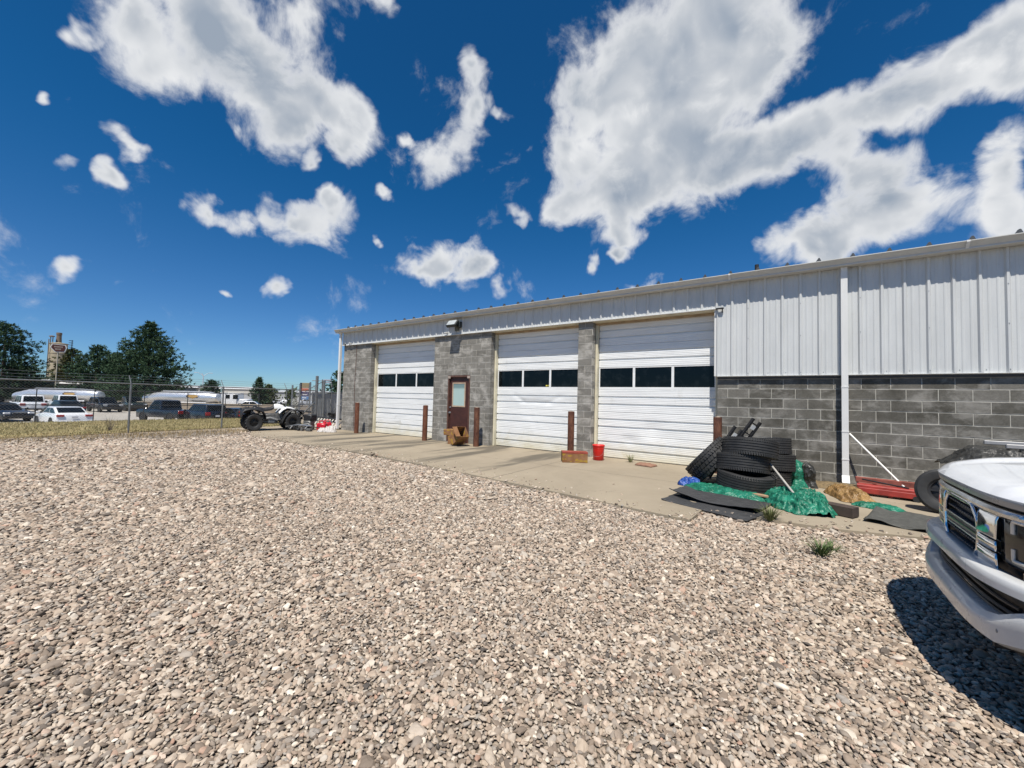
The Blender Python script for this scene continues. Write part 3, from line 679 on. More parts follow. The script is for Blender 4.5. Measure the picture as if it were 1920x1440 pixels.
# ------------------------------------------------------------------ cardboard boxes
def m_card(name, printed):
    t = NT(name); v = t.coord('Object'); n = t.noise(v, 5, 5, .6); n2 = t.noise(t.mapv(v, (3, 3, 14)), 3, 3, .6)
    base = t.mix(t.mr(n, .35, .7), (.20, .095, .042), (.29, .16, .085))
    pr = t.mr(t.noise(t.mapv(v, (1.2, 1.2, 2.6)), 4.5, 2, .5, .5), .55, .60, 0, 1)
    base = t.mix(t.math('MULTIPLY', pr, printed), base, (.38, .245, .03))
    base = t.mix(t.mr(n2, .60, .66, 0, .55), base, (.11, .09, .04))
    return t.fin(base, .85, spec=.15)
M_CARD, M_CARD2 = m_card('cardboard_printed', .75), m_card('cardboard_plain', .0)
M_CARDIN = simple('cardboard_inside', (.42, .27, .16), .9, var=.15)
def open_box(t, w, d, h, mat, flaps=True, th=.008, closed=False):
    m = MB().box((0, 0, th/2), (w, d, th)).box((0, -d/2+th/2, h/2+th/2), (w, th, h-th)).box((0, d/2-th/2, h/2+th/2), (w, th, h-th)).box((-w/2+th/2, 0, h/2+th/2), (th, d-2*th, h-th)).box((w/2-th/2, 0, h/2+th/2), (th, d-2*th, h-th))
    m.build('carton', mat, t)
    MB().box((0, 0, th+.002), (w-2*th-.002, d-2*th-.002, .003)).build('floor_pad', M_CARDIN, t)
    return t
# lower carton, one across it and an open one tipped against them, by the brown door
b1 = thing('cardboard_box', 'small brown box standing upright under the stacked box at the door', 'box', (-8.92, -.34, .0), R(8), 'boxes piled at the brown door')
open_box(b1, .42, .34, .27, M_CARD)
MB().box((0, 0, .268), (.40, .32, .006)).build('flap', M_CARD2, b1)
b2 = thing('cardboard_box', 'long printed box lying on top of the pile at the brown door', 'box', (-8.98, -.36, .275), R(5), 'boxes piled at the brown door')
m = MB().cbox((0, 0, .095), (.62, .36, .19), .008); m.build('carton', M_CARD, b2)
MB().box((0, 0, .1935), (.6, .012, .005)).build('tape', simple('brown_tape', (.30, .15, .06), .35), b2)
b3 = thing('cardboard_box', 'open box tipped on edge against the pile at the brown door', 'box', (-8.86, -.62, .0), R(4), 'boxes piled at the brown door')
b3.rotation_euler = (R(-6), R(52), R(-14)); b3.location = (-8.72, -.62, .165)
open_box(b3, .38, .36, .46, M_CARD)
MB().at((0, -.25, .46), (R(8), 0, 0)).box((0, 0, 0), (.35, .16, .006)).build('flap', M_CARD2, b3)
b4 = thing('cardboard_box', 'closed printed box alone in front of the bollard and red bucket', 'box', (-4.38, -1.06, 0), R(34))
m = MB().cbox((0, 0, .125), (.60, .34, .25), .008); m.build('carton', M_CARD, b4)
MB().box((0, -.04, .2525), (.605, .24, .004)).box((0, -.171, .235), (.606, .004, .034)).build('red_flap', simple('carton_red', (.28, .05, .03), .7, var=.3), b4)
# red bucket
bk = thing('bucket', 'red plastic lidded bucket in front of the third garage door', 'bucket', (-4.06, -.34, 0))
M_RED = simple('red_plastic', (.62, .018, .012), .32, var=.12, scale=4, spec=.5)
MB().lathe([(.001, .004), (.122, .004), (.13, .012), (.142, .30), (.148, .30), (.148, .312), (.143, .315), (.145, .335), (.151, .337), (.151, .349), (.145, .352), (.147, .372)], 32).build('pail', M_RED, bk, smooth=45)
MB().lathe([(.149, .352), (.156, .356), (.157, .378), (.15, .386), (.14, .384), (.136, .376), (.001, .374)], 32).build('lid', M_RED, bk, smooth=45)
MB().tube([(-.152, .0, .325), (-.165, -.05, .25), (-.15, -.10, .17), (-.1, -.145, .12), (0, -.168, .1), (.1, -.145, .12), (.15, -.1, .17), (.165, -.05, .25), (.152, 0, .325)], .0025, 6).build('bail_handle', M_STEEL, bk)
# crushed paper and a weed at the third door
def crumple(name, mat, parent, w, d, h, seed, n=26, rough=1.0, loc=None, rot=None, base=.004, edge=.25, aniso=1.0, freq=3.2):
    """creased cloth / sheet: ridged noise over a soft-edged patch"""
    def fn(u, v):
        x, y = (u-.5)*w, (v-.5)*d; a, b = x*freq/w*1.6, y*freq/d*1.6
        wob = 1+.16*fbm(math.atan2(v-.5, u-.5)*1.3, seed, 1)+.06*fbm(u*8, v*8, seed)
        e = max(0, 1-max(abs(u-.5), abs(v-.5))*2); e = min(1, e/edge)
        rg = 1-abs(fbm(a*1.2+seed, b*1.2*aniso, seed, 3))*1.9
        rg2 = 1-abs(fbm(a*3.1-seed, b*3.1*aniso, seed+4, 2))*2.0
        z = base+h*(e**.7)*(.45+.35*max(0, rg)+.26*max(0, rg2)*rough)+h*.10*fbm(a*6, b*6, seed)
        return (x*wob+.03*w*fbm(v*4, seed, 2), y*wob+.03*d*fbm(u*4, seed, 7), max(base, z))
    m = MB().grid(fn, n, n); me = m.mesh(name); o = obj(name, me, mat, parent, loc=loc, rot=rot)
    so = o.modifiers.new('thickness', 'SOLIDIFY'); so.thickness = .002; so.offset = -1
    me.shade_smooth(); return o
pp = crumple('crushed_paper', simple('brown_paper', (.24, .13, .085), .85, var=.2), None, .42, .28, .06, 12, 14, loc=(-2.85, -.42, .002), rot=(0, 0, R(-12)))
tag(pp, 'crushed piece of brown paper on the concrete before the third garage door', 'paper')
def weed(loc, n, h, spread, seed, cols, label, kindname='weed', thin=.004):
    rng = random.Random(seed); w = thing(kindname, label, 'weed', loc); m = MB()
    for i in range(n):
        a = rng.uniform(0, 6.283); l = h*rng.uniform(.5, 1.1); r0 = spread*.25*rng.random(); lean = rng.uniform(.2, 1.0)*spread
        p0 = Vector((r0*math.cos(a), r0*math.sin(a), 0)); p2 = p0+Vector((lean*math.cos(a), lean*math.sin(a), l)); p1 = p0.lerp(p2, .5)+Vector((0, 0, l*.18))
        sd = Vector((-math.sin(a), math.cos(a), 0))*thin*rng.uniform(.7, 1.4)
        m.add([p0-sd, p0+sd, p1+sd*.8, p1-sd*.8, p2], [(0, 1, 2, 3), (3, 2, 4)])
    m.build('blades', simple('weed_green_%d' % seed, cols, .7, var=.4, scale=14), w, fix=False)
    return w
weed((-3.32, -.12, 0), 46, .22, .16, 31, (.18, .19, .08), 'dry weed sprouting at the foot of the third garage door')
weed((-.27, -3.72, -.02), 130, .2, .2, 32, (.13, .15, .05), 'green grass tuft growing at the front of the green tarpaulin')
w3 = weed((.21, -4.80, -.03), 110, .16, .22, 33, (.075, .12, .035), 'low green weed growing in the gravel near the truck')
weed((.32, -4.55, -.03), 40, .1, .16, 34, (.09, .13, .04), 'tiny weed in the gravel just behind the low green weed')
# ------------------------------------------------------------------ tyres
def tread_profile(R_, w, ri, grooves):
    """closed cross-section of a tyre (radius, along the axle)"""
    h = w/2; p = [(ri, -h*.72), (ri+.012, -h*.86), (lerp(ri, R_, .45), -h*1.0), (lerp(ri, R_, .78), -h*1.0), (R_-.034, -h*.94), (R_-.014, -h*.85), (R_, -h*.74)]
    g = []
    for k in range(grooves):
        c = lerp(-h*.62, h*.62, k/(grooves-1)); g += [(R_, c-.008), (R_-.011, c-.005), (R_-.011, c+.005), (R_, c+.008)]
    p += g
    p += [(R_, h*.74), (R_-.014, h*.85), (R_-.034, h*.94), (lerp(ri, R_, .78), h*1.0), (lerp(ri, R_, .45), h*1.0), (ri+.012, h*.86), (ri, h*.72), (ri+.02, h*.6), (R_-.035, h*.7), (R_-.035, -h*.7), (ri+.02, -h*.6)]
    return p
def tyre(label, loc, rot, R_=.41, w=.285, ri=.225, grooves=5, knobs=0, group='old tyres heaped at the wall', name='tyre'):
    t = thing(name, label, 'tyre', loc, 0, group); t.rotation_euler = rot
    MB().lathe(tread_profile(R_, w, ri, grooves), 64, 'Z', close=True).build('carcass', M_RUBBER, t, smooth=32)
    if knobs:
        k = MB(); h = w/2
        for i in range(knobs):
            a0 = 2*math.pi*i/knobs
            for j, c in enumerate((-.78, -.40, 0, .40, .78)):
                a = a0+(j % 2)*math.pi/knobs+.02*math.sin(i*2.1+j)
                rr = R_+.004-(.012 if abs(c) > .7 else 0)
                k.X = Matrix.Rotation(a, 4, 'Z') @ Matrix.Translation((rr, 0, c*h)) @ Matrix.Rotation(R((-28, 24, -22, 24, -28)[j]), 4, 'X')
                k.box((0, 0, 0), (.02, 2*math.pi*R_/knobs*.66, w*.155))
        k.build('tread_blocks', M_RUBBER, t)
    else:
        # sipes across the ribs
        k = MB(); n = 72
        for i in range(n):
            for j, c in enumerate((-.80, .80)):
                k.X = Matrix.Rotation(2*math.pi*(i+.3*j)/n, 4, 'Z') @ Matrix.Translation((R_-.009, 0, c*w/2)) @ Matrix.Rotation(R(18), 4, 'X')
                k.box((0, 0, 0), (.016, .024, .05*w/.265))
        o = k.build('tread_blocks', M_RUBBER, t)
    return t
SA, SB_ = Vector((-.72, -1.93)), Vector((-.52, -1.00))
tyre('bottom tyre of the front stack, lowest of the heap at the wall', (SA.x+.03, SA.y-.10, .19), (R(5), R(4), .4), .44)
tyre('middle tyre of the front stack, tilted and sagging to the right', (SA.x-.03, SA.y+.03, .46), (R(-4), R(9), 1.1), .42)
tyre('top tyre of the front stack, tilted down to the right', (SA.x+.08, SA.y+.06, .725), (R(6), R(9), 2.0), .425)
tyre('bottom tyre of the rear stack beside the wall', (SB_.x+.06, SB_.y, .165), (R(2), R(4), .2), .41)
tyre('middle tyre of the rear stack beside the wall', (SB_.x+.12, SB_.y+.02, .44), (R(1), R(3), 1.7), .415)
tyre('top tyre of the rear stack, open rim hole facing up', (SB_.x+.06, SB_.y+.05, .715), (R(3), R(5), 2.6), .415)
ax = Vector((.82*.80+.09*.5, .57*.80-.42, -.62)).normalized()
q = Vector((0, 0, 1)).rotation_difference(ax).to_euler()
tyre('knobby off-road tyre leaning against the front stack', (-1.30, -1.66, .44), q, .44, .36, .2, 4, 46)
# two black slotted plastic traction boards sticking up behind the tyres
def track_board(label, p0, p1, w, roll):
    p0, p1 = Vector(p0), Vector(p1); d = p1-p0; Lb = d.length
    t = thing('traction_board', label, 'traction board', p0, 0, 'black slotted boards behind the tyres')
    zz = d.normalized(); xx = (RIGHT-zz*RIGHT.dot(zz)).normalized(); yy = zz.cross(xx)
    t.rotation_euler = Matrix((xx, yy, zz)).transposed().to_euler()
    m = MB().box((-w/2+.02, 0, Lb/2), (.04, .06, Lb)).box((w/2-.02, 0, Lb/2), (.04, .06, Lb))
    m.build('side_rail', M_BLACK, t)
    z = .04; i = 0
    while z < Lb:
        MB().box((0, 0, z), (w-.08, .045, .022)).build('rung', M_BLACK, t); z += .09 if i % 3 else .14; i += 1
    MB().box((0, -.026, Lb-.16), (w*.42, .006, .09)).build('pale_sticker', simple('pale_sticker', (.62, .62, .6), .6), t)
    return t
track_board('black slotted board behind the tyres, the shorter one on the left', (-1.45, -1.15, .05), (-.90, -1.0, 1.02), .19, R(18))
track_board('black slotted board behind the tyres, the taller one on the right', (-1.30, -.70, .05), (-.62, -.55, 1.17), .21, R(18))
# ------------------------------------------------------------------ tarpaulins, mats, timber
def m_tarp(name, c1, c2):
    t = NT(name); v = t.coord('Object'); n = t.noise(v, 7, 5, .6)
    w = t.n('ShaderNodeTexWave'); w.inputs['Scale'].default_value = 60; t.l(v, w.inputs['Vector'])
    base = t.mix(t.mr(n, .38, .66), c1, c2); base = t.mix(t.mr(t.noise(v, 18, 4), .6, .75, 0, .6), base, tuple(min(1, c*2+.05) for c in c2))
    vo = t.n('ShaderNodeTexVoronoi', feature='F1'); vo.inputs['Scale'].default_value = 5; dm = t.n('ShaderNodeVectorMath', operation='ADD'); t.l(v, dm.inputs[0]); sv = t.n('ShaderNodeVectorMath', operation='SCALE'); sv.inputs['Scale'].default_value = .25; t.l(t.noise(v, 5, 3, .6, 0, 1), sv.inputs[0]); t.l(sv.outputs[0], dm.inputs[1]); t.l(dm.outputs[0], vo.inputs['Vector'])
    t.bump(t.math('ADD', t.math('MULTIPLY', vo.outputs['Distance'], 1.6), t.math('MULTIPLY', t.noise(t.mapv(v, (1, 2.6, 1)), 9, 3, .6), .8)), .7, .05); return t.fin(base, .42, spec=.45)
M_GREEN = m_tarp('green_tarp', (.007, .10, .058), (.018, .20, .125)); M_BTARP = m_tarp('black_tarp', (.018, .018, .017), (.05, .05, .047))
def heap(name, label, mat, cx, cy, w, d, h, seed, rz=0., n=54, fr=5.5, peak=(.5, .5), cat='tarpaulin', sharp=1.4):
    def fn(u, v):
        a = math.atan2(v-.5, u-.5); lim = .5*(1+.20*fbm(math.cos(a)*1.5, math.sin(a)*1.5, seed)+.06*fbm(math.cos(a)*7, math.sin(a)*7, seed+3))
        x, y = (u-.5)*w, (v-.5)*d
        r = math.hypot((u-.5)/lim, (v-.5)/lim); k = max(0, 1-r)
        if r > 1: x /= r; y /= r
        pu, pv = u-peak[0], v-peak[1]; dome = max(0, 1-(pu*pu+pv*pv)*3.4)
        uu, vv = u*.8+v*.6+.10*fbm(u*3, v*3, seed), v*.8-u*.6
        f1 = 1-abs(fbm(uu*fr*1.5+seed, vv*fr*.42, seed, 2))*2.1; f2 = 1-abs(fbm(uu*fr*3.0, vv*fr*.9+seed, seed+8, 2))*2.1
        z = h*min(1, k*3.2)**.6*(.34+.5*dome+.36*max(-.3, f1)*sharp*.7+.18*max(-.3, f2))
        q = .035*w*(fbm(u*9, v*9, seed+1)); p = .035*d*fbm(u*9, v*9, seed+2)
        return (x+q*min(1, k*4), y+p*min(1, k*4), max(.004, z))
    m = MB().grid(fn, n, n); me = m.mesh(name); bm = bmesh.new(); bm.from_mesh(me); bmesh.ops.remove_doubles(bm, verts=bm.verts, dist=.0008); bm.to_mesh(me); bm.free()
    o = obj(name, me, mat, None, loc=(cx, cy, .002), rot=(0, 0, rz)); me.shade_smooth()
    tag(o, label, cat); return o
heap('tarpaulin', 'big crumpled green tarpaulin heaped in front of the tyres', M_GREEN, .02, -2.62, .84, 1.2, .19, 3, R(20), 80, 5.0, (.6, .5), sharp=1.5)
heap('tarpaulin', 'crumpled green tarpaulin spread under the front tyre stack', M_GREEN, -1.0, -2.36, 1.45, .6, .08, 8, R(-16), 50, 7)
heap('tarpaulin', 'small crumpled green tarpaulin end beside the yellow canvas', M_GREEN, 1.0, -1.95, .6, .34, .055, 14, R(-10), 34, 6)
heap('tarpaulin', 'scrap of blue tarpaulin beside the knobby tyre', m_tarp('blue_tarp', (.01, .045, .22), (.03, .1, .36)), -1.55, -2.12, .42, .3, .12, 21, R(10), 26, 5)
# green plastic sheet standing bunched behind the rear stack
def bunch(name, label, mat, cx, cy, r, h, seed, lean=(0, 0)):
    def fn(u, v):
        a = u*2*math.pi; k = v; rr = r*interp(k, [0, .25, .6, .85, 1], [1.05, .8, .95, .7, .06])*(1+.28*fbm(math.cos(a)*2.4, math.sin(a)*2.4, k*1.2+seed)+.1*fbm(math.cos(a)*7, math.sin(a)*7, k*2+seed))
        return (rr*math.cos(a)+lean[0]*k, rr*math.sin(a)+lean[1]*k, h*k+.02*fbm(math.cos(a)*3, math.sin(a)*3, seed+5)*k)
    m = MB().grid(fn, 44, 26); o = m.build(name, mat); o.location = (cx, cy, 0); o.data.shade_smooth(); tag(o, label, 'tarpaulin'); return o
bunch('tarpaulin', 'green tarpaulin bundle stuffed between the rear tyre stack and the wall', M_GREEN, .0, -.76, .19, .5, 5, (-.04, .02))
bunch('plastic_sheet', 'black plastic sheet hanging beside the green bundle at the wall', M_BTARP, .22, -.74, .12, .46, 9, (-.05, -.02))
# black rubber mats
M_MAT = simple('rubber_mat', (.042, .042, .043), .62, var=.25, scale=9, bump=.3, bscale=120)
def mat_sheet(name, label, pts, z_fn, th=.012, n=30, mat=M_MAT):
    a, b, c, d = [Vector((*p, 0)) for p in pts]
    def fn(u, v):
        p = a.lerp(b, u).lerp(d.lerp(c, u), v); p.z = z_fn(u, v); return tuple(p)
    org = (a+b+c+d)/4; m = MB().grid(fn, n, n); o = m.build(name, mat, org=org, loc=org); so = o.modifiers.new('thickness', 'SOLIDIFY'); so.thickness = th; so.offset = 1
    o.data.shade_smooth(); tag(o, label, 'mat'); return o
mat_sheet('rubber_mat', 'dark rubber mat lying flat under the other at the apron corner', [(-1.66, -3.62), (-.50, -4.02), (-.30, -3.42), (-1.5, -2.9)], lambda u, v: .006+.012*fbm(u*3, v*3, 2)+.02*max(0, .12-u)/.12)
mat_sheet('rubber_mat', 'dark rubber mat with a curled front edge lying on top of another', [(-1.62, -3.30), (-.42, -3.60), (-.28, -2.85), (-1.52, -2.62)], lambda u, v: .035+.06*max(0, 1-v*3.5)*(.5+.5*math.sin(u*7+.8))+.015*fbm(u*4, v*4, 6)+.05*max(0, .15-u)/.15)
mat_sheet('rubber_mat', 'dark textured rubber mat with rippled edge in front of the red steel frame', [(.72, -3.02), (1.42, -3.22), (1.75, -2.2), (1.02, -1.85)], lambda u, v: .012+.05*max(0, 1-v*4)*(.5+.5*math.sin(u*9))+.05*max(0, 1-u*5)*v+.01*fbm(u*5, v*5, 3), mat=simple('grey_rubber_mat', (.07, .07, .062), .75, var=.3, scale=16, bump=.5, bscale=90))
# timber and poles
M_PLANK = simple('weathered_plank', (.34, .22, .13), .85, var=.35, scale=5, bump=.3, bscale=40)
def plank(label, p0, p1, w, th, name='timber_plank', mat=M_PLANK, cat='plank'):
    p0, p1 = Vector(p0), Vector(p1); d = p1-p0; t = thing(name, label, cat, p0)
    t.rotation_euler = d.to_track_quat('X', 'Z').to_euler()
    MB().cbox((d.length/2, 0, 0), (d.length, w, th), .004).build('board', mat, t); return t
plank('tan plank poking out from under the front tyre stack', (-1.0, -2.30, .05), (-.2, -2.62, .075), .1, .03)
plank('tan plank lying under the green tarpaulin heap', (-.42, -2.38, .03), (.1, -2.74, .06), .12, .03)
plank('dark square beam lying in front of the yellow canvas', (.10, -2.62, .07), (.66, -2.90, .075), .18, .13, 'timber_beam', simple('dark_beam', (.05, .035, .028), .8, var=.4, scale=6), 'beam')
def pole(label, p0, p1, r, mat, name='pole'):
    p0, p1 = Vector(p0), Vector(p1); t = thing(name, label, 'pole', p0); t.rotation_euler = (p1-p0).to_track_quat('Z', 'Y').to_euler()
    MB().tube([(0, 0, 0), (0, 0, (p1-p0).length)], r, 12).build('shaft', mat, t, smooth=40)
    MB().tube([(0, 0, 0), (0, 0, .05)], r*1.12, 12).build('end_cap', mat, t, smooth=40); return t
M_WPIPE = simple('white_pipe', (.78, .77, .72), .4, var=.1)
pole('white pole leaning from the red steel frame to the downspout', (1.50, -.56, .16), (.835, -.125, .985), .0165, M_WPIPE)
pole('grey pole lying slantwise over the green tarpaulin heap', (.08, -2.95, .10), (-.34, -1.95, .50), .016, simple('grey_pole', (.40, .38, .34), .5, var=.2))
# yellow canvas bundle
heap('canvas_bundle', 'crumpled yellow-tan canvas bundle below the downspout', m_tarp('tan_canvas', (.17, .095, .035), (.34, .21, .08)), .72, -1.35, .52, 1.25, .13, 30, R(14), 50, 5.5, (.5, .6), 'canvas')
heap('dead_leaves', 'low pile of dead leaves and dirt below the downspout', simple('leaf_litter', (.16, .115, .06), .95, var=.5, scale=22, bump=.8, bscale=50), .55, -.42, 1.5, .6, .06, 44, 0, 40, 8, cat='leaves')
# red steel frame (a folded engine-hoist / jack frame) lying by the wall
rf = thing('steel_frame', 'red painted steel frame lying on the apron under the white pole', 'steel frame', (1.30, -.72, 0), R(-6))
M_REDP = simple('faded_red_paint', (.30, .035, .028), .5, var=.35, scale=6); M_REDP2 = simple('rusty_red_paint', (.24, .07, .05), .75, var=.4, scale=8)
MB().cbox((0, -.16, .15), (.84, .2, .05), .008).build('top_plate', M_REDP, rf)
MB().cbox((0, -.25, .085), (.80, .03, .09), .006).build('front_rail', M_REDP, rf)
MB().cbox((.05, .22, .20), (.98, .09, .09), .006).build('rear_beam', M_REDP2, rf)
MB().cbox((.05, .08, .14), (.9, .05, .06), .006).build('middle_beam', M_REDP2, rf)
for xx in (-.36, 0., .36): MB().cbox((xx, .02, .05), (.06, .5, .08), .006).build('cross_bar', M_REDP, rf)
MB().tube([(-.40, -.26, .045), (-.40, -.2, .045)], .045, 14).tube([(.30, -.28, .045), (.30, -.22, .045)], .045, 14).build('caster', M_DKSTEEL, rf, smooth=40)
MB().tube([(-.35, .12, .22), (.22, -.16, .19)], .012, 8).build('lever', M_DKSTEEL, rf)
wb = thing('timber_block', 'tan wooden block at the foot of the white pole', 'block', (1.60, -.80, 0), R(16))
MB().cbox((0, 0, .075), (.34, .16, .15), .006).build('block', simple('dark_block', (.06, .04, .03), .85, var=.4), wb); MB().cbox((0, 0, .158), (.35, .17, .014), .003).build('board', M_PLANK, wb)
# ------------------------------------------------------------------ trailer with a tarpaulin over it, by the wall
def wheel_parts(t, loc, R_, w, ri, rot, tyre_mat=None, rim_mat=None, spokes=6, name='wheel', grooves=4, lugs=0):
    e = bpy.data.objects.new(name, None); COL.objects.link(e); e.parent = t; e.location = loc; e.rotation_euler = rot; e.empty_display_size = .1
    MB().lathe(tread_profile(R_, w, ri, grooves), 40, 'Z', close=True).build('tyre', tyre_mat or M_RUBBER, e, smooth=32)
    m = MB().lathe([(ri+.004, -w*.30), (ri-.012, -w*.26), (ri-.03, w*.10), (ri*.55, w*.16), (.001, w*.17)], 32); 
    m.lathe([(ri+.004, w*.36), (ri+.004, w*.30), (ri-.02, w*.27), (ri-.03, w*.10)], 32)
    for k in range(spokes):
        m.X = Matrix.Rotation(2*math.pi*k/spokes, 4, 'Z'); m.box((ri*.55, 0, w*.19), (ri*.75, ri*.16, w*.10))
    m.X = Matrix.Identity(4); m.lathe([(.001, w*.33), (ri*.2, w*.32), (ri*.24, w*.15)], 20)
    m.build('rim', rim_mat or M_STEEL, e, smooth=32)
    if lugs:
        k = MB()
        for i in range(lugs):
            for s in (-1, 1):
                k.X = Matrix.Rotation(2*math.pi*(i+(.5 if s > 0 else 0))/lugs, 4, 'Z') @ Matrix.Translation((R_+.004, 0, s*w*.24)) @ Matrix.Rotation(s*R(28), 4, 'X')
                k.box((0, 0, 0), (.03, .04, w*.44))
        k.build('lugs', tyre_mat or M_RUBBER, e)
    return e
sw = thing('loose_wheel', 'dark trailer wheel standing upright in front of the block wall beside the truck hood', 'wheel', (1.74, -1.72, 0)); sw.rotation_euler = (R(-8), 0, R(-10))
wheel_parts(sw, (0, 0, .312), .315, .2, .17, (R(90), 0, 0), rim_mat=simple('dark_rim', (.03, .03, .032), .5, .4))
tl = thing('utility_trailer', 'low grey-railed trailer by the wall behind the truck hood', 'trailer', (3.45, -1.0, 0), R(0))
MB().box((0, -.42, .38), (2.1, .06, .08)).box((0, .42, .38), (2.1, .06, .08)).box((-1.02, 0, .38), (.06, .8, .08)).box((1.02, 0, .38), (.06, .8, .08)).build('frame', M_DKSTEEL, tl)
MB().cbox((.1, 0, .58), (1.9, .84, .32), .02).build('bed', simple('trailer_black', (.02, .02, .021), .5), tl)
for s in (-1, 1): MB().cbox((-.1, s*.40, .985), (1.9, .05, .06), .008).build('rail', simple('grey_rail', (.36, .36, .36), .45, .3), tl)
for xx in (-.9, -.2, .4, 1.1): MB().box((xx, -.40, .84), (.04, .04, .26)).build('stake', M_DKSTEEL, tl)
wheel_parts(tl, (.5, -.58, .305), .315, .2, .17, (R(90), 0, 0), rim_mat=simple('dark_rim', (.03, .03, .032), .5, .4))
wheel_parts(tl, (.5, .58, .305), .315, .2, .17, (R(-90), 0, 0), rim_mat=simple('dark_rim', (.03, .03, .032), .5, .4))
def drape(u, v):
    x = lerp(-.52, .52, u); y = lerp(-.55, .50, v)
    z = .90-.9*max(0, (-.22-x))-.55*max(0, (-.30-y))-.3*max(0, y-.3)-.12*max(0, x-.1)
    z += .05*(1-abs(fbm(x*3.2, y*2.4, 3, 3))*2)+.02*fbm(x*9, y*9, 7)
    return (x+.03*fbm(y*4, u*3, 2), y+.04*fbm(x*5, v*3, 5), max(.05, z))
tp = MB().grid(drape, 44, 34).build('tarpaulin', M_BTARP); tp.location = (2.36, -1.12, .0); tp.data.shade_smooth(); tag(tp, 'black tarpaulin lump covering the near end of the trailer by the wall', 'tarpaulin')
# ------------------------------------------------------------------ quad bike
A = thing('quad_bike', 'white and black quad bike parked on the apron by the fence', 'quad bike', (-17.55, -2.10, 0), R(78)); A.scale = (.93, .93, 1.08)
M_WHITEP = simple('white_plastic', (.72, .73, .72), .35, var=.06, spec=.5); M_ENG = simple('engine_metal', (.16, .16, .155), .5, .5, var=.4, scale=14)
WBS = .74
for sx in (-1, 1):
    for sy in (-1, 1):
        wheel_parts(A, (sx*WBS, sy*.46, .31), .31, .27 if sx < 0 else .24, .16, (R(-90)*sy, 0, 0), rim_mat=simple('black_rim', (.03, .03, .03), .45, .5), spokes=5, grooves=2, lugs=18)
def shell(m, pts, y0, y1, th=.012, n=8, bulge=.05):
    """curved sheet: side outline (x,z) swept between y0 and y1, edges rounded down"""
    P = [Vector((p[0], 0, p[1])) for p in pts]
    def fn(u, v):
        k = u*(len(P)-1); i = min(int(k), len(P)-2); p = P[i].lerp(P[i+1], k-i); y = lerp(y0, y1, v); e = abs(2*v-1)
        return (p.x, y, p.z-bulge*e**4)
    m.grid(fn, (len(P)-1)*3, n); return m
def shell_part(name, mat, pts, y0, y1, bulge=.05, th=.014):
    m = shell(MB(), pts, y0, y1, bulge=bulge); o = m.build(name, mat, A); o.data.shade_smooth(); s = o.modifiers.new('t', 'SOLIDIFY'); s.thickness = th; return o
rear = [(-1.20, .50), (-1.20, .70), (-1.10, .80), (-.88, .84), (-.62, .82), (-.42, .74), (-.33, .60), (-.30, .42)]
front = [(.28, .30), (.33, .42), (.42, .58), (.55, .72), (.72, .79), (.92, .78), (1.08, .72), (1.14, .60)]
for sy in (-1, 1):
    shell_part('rear_fender', M_BLACK, rear, sy*.20, sy*.64, .07); shell_part('front_fender', M_BLACK, front, sy*.24, sy*.60)
    shell_part('side_panel', M_WHITEP, [(.20, .66), (.34, .80), (.50, .88), (.66, .87), (.80, .82), (.92, .76)], sy*.12, sy*.40, .06)
    MB().box((-.02, sy*.42, .27), (.72, .26, .03)).build('footwell', M_BLACK, A)
    MB().tube([(.5, sy*.1, .38), (.74, sy*.40, .33)], .02, 8).tube([(.78, sy*.1, .38), (.74, sy*.40, .33)], .02, 8).tube([(.68, sy*.16, .66), (.72, sy*.36, .38)], .035, 10).build('suspension_arm', M_DKSTEEL, A)
    MB().lathe([(.001, .05), (.05, .04), (.06, 0), (.03, -.05)], 14, 'X').build('headlight', simple('quad_lamp', (.5, .52, .52), .15, spec=.6), A, loc=(1.10, sy*.20, .66), smooth=40)
MB().cbox((-.98, 0, .70), (.34, .56, .12), .04).build('tail_body', M_BLACK, A, smooth=40)
MB().cbox((-.20, 0, .47), (1.2, .36, .30), .05).build('engine', M_ENG, A, smooth=40)
MB().tube([(-.35, -.2, .40), (-.10, -.23, .45), (.2, -.2, .36)], .05, 10).tube([(.05, .2, .5), (.2, .22, .4), (.3, .2, .3)], .035, 10).box((-.05, -.21, .38), (.24, .06, .2)).build('engine_case', simple('light_engine', (.3, .3, .29), .45, .5, var=.3, scale=20), A, smooth=40)
def seat_fn(u, v):
    x = lerp(-.78, .14, u); w = interp(u, [0, .3, .8, 1], [.19, .2, .15, .1]); a = lerp(-1, 1, v)*math.pi/2
    top = interp(u, [0, .12, .5, .8, 1], [.80, .90, .82, .86, .96]); return (x, w*math.sin(a), top-.13+.13*math.cos(a)**.6 if math.cos(a) > 0 else top-.13)
MB().grid(seat_fn, 18, 10).build('seat', simple('black_vinyl', (.018, .018, .019), .5), A, smooth=60)
MB().grid(lambda u, v: (lerp(.06, .52, u), interp(u, [0, .5, 1], [.13, .19, .16])*math.sin(lerp(-1.5, 1.5, v)), .74+interp(u, [0, .35, .8, 1], [.22, .25, .19, .10])*math.cos(lerp(-1.5, 1.5, v))**.5), 12, 12).build('tank_cover', M_WHITEP, A, smooth=60)
MB().cbox((.48, 0, 1.07), (.22, .26, .13), .05).build('instrument_pod', M_WHITEP, A, smooth=60)
MB().cbox((.58, 0, 1.06), (.08, .2, .1), .03).build('pod_lamp', M_BLACK, A, smooth=40)
MB().tube([(.36, -.40, 1.08), (.40, -.28, 1.10), (.45, -.1, 1.06), (.45, .1, 1.06), (.40, .28, 1.10), (.36, .40, 1.08)], .015, 8).tube([(.5, 0, .66), (.45, 0, 1.06)], .025, 8).build('handlebar', M_DKSTEEL, A)
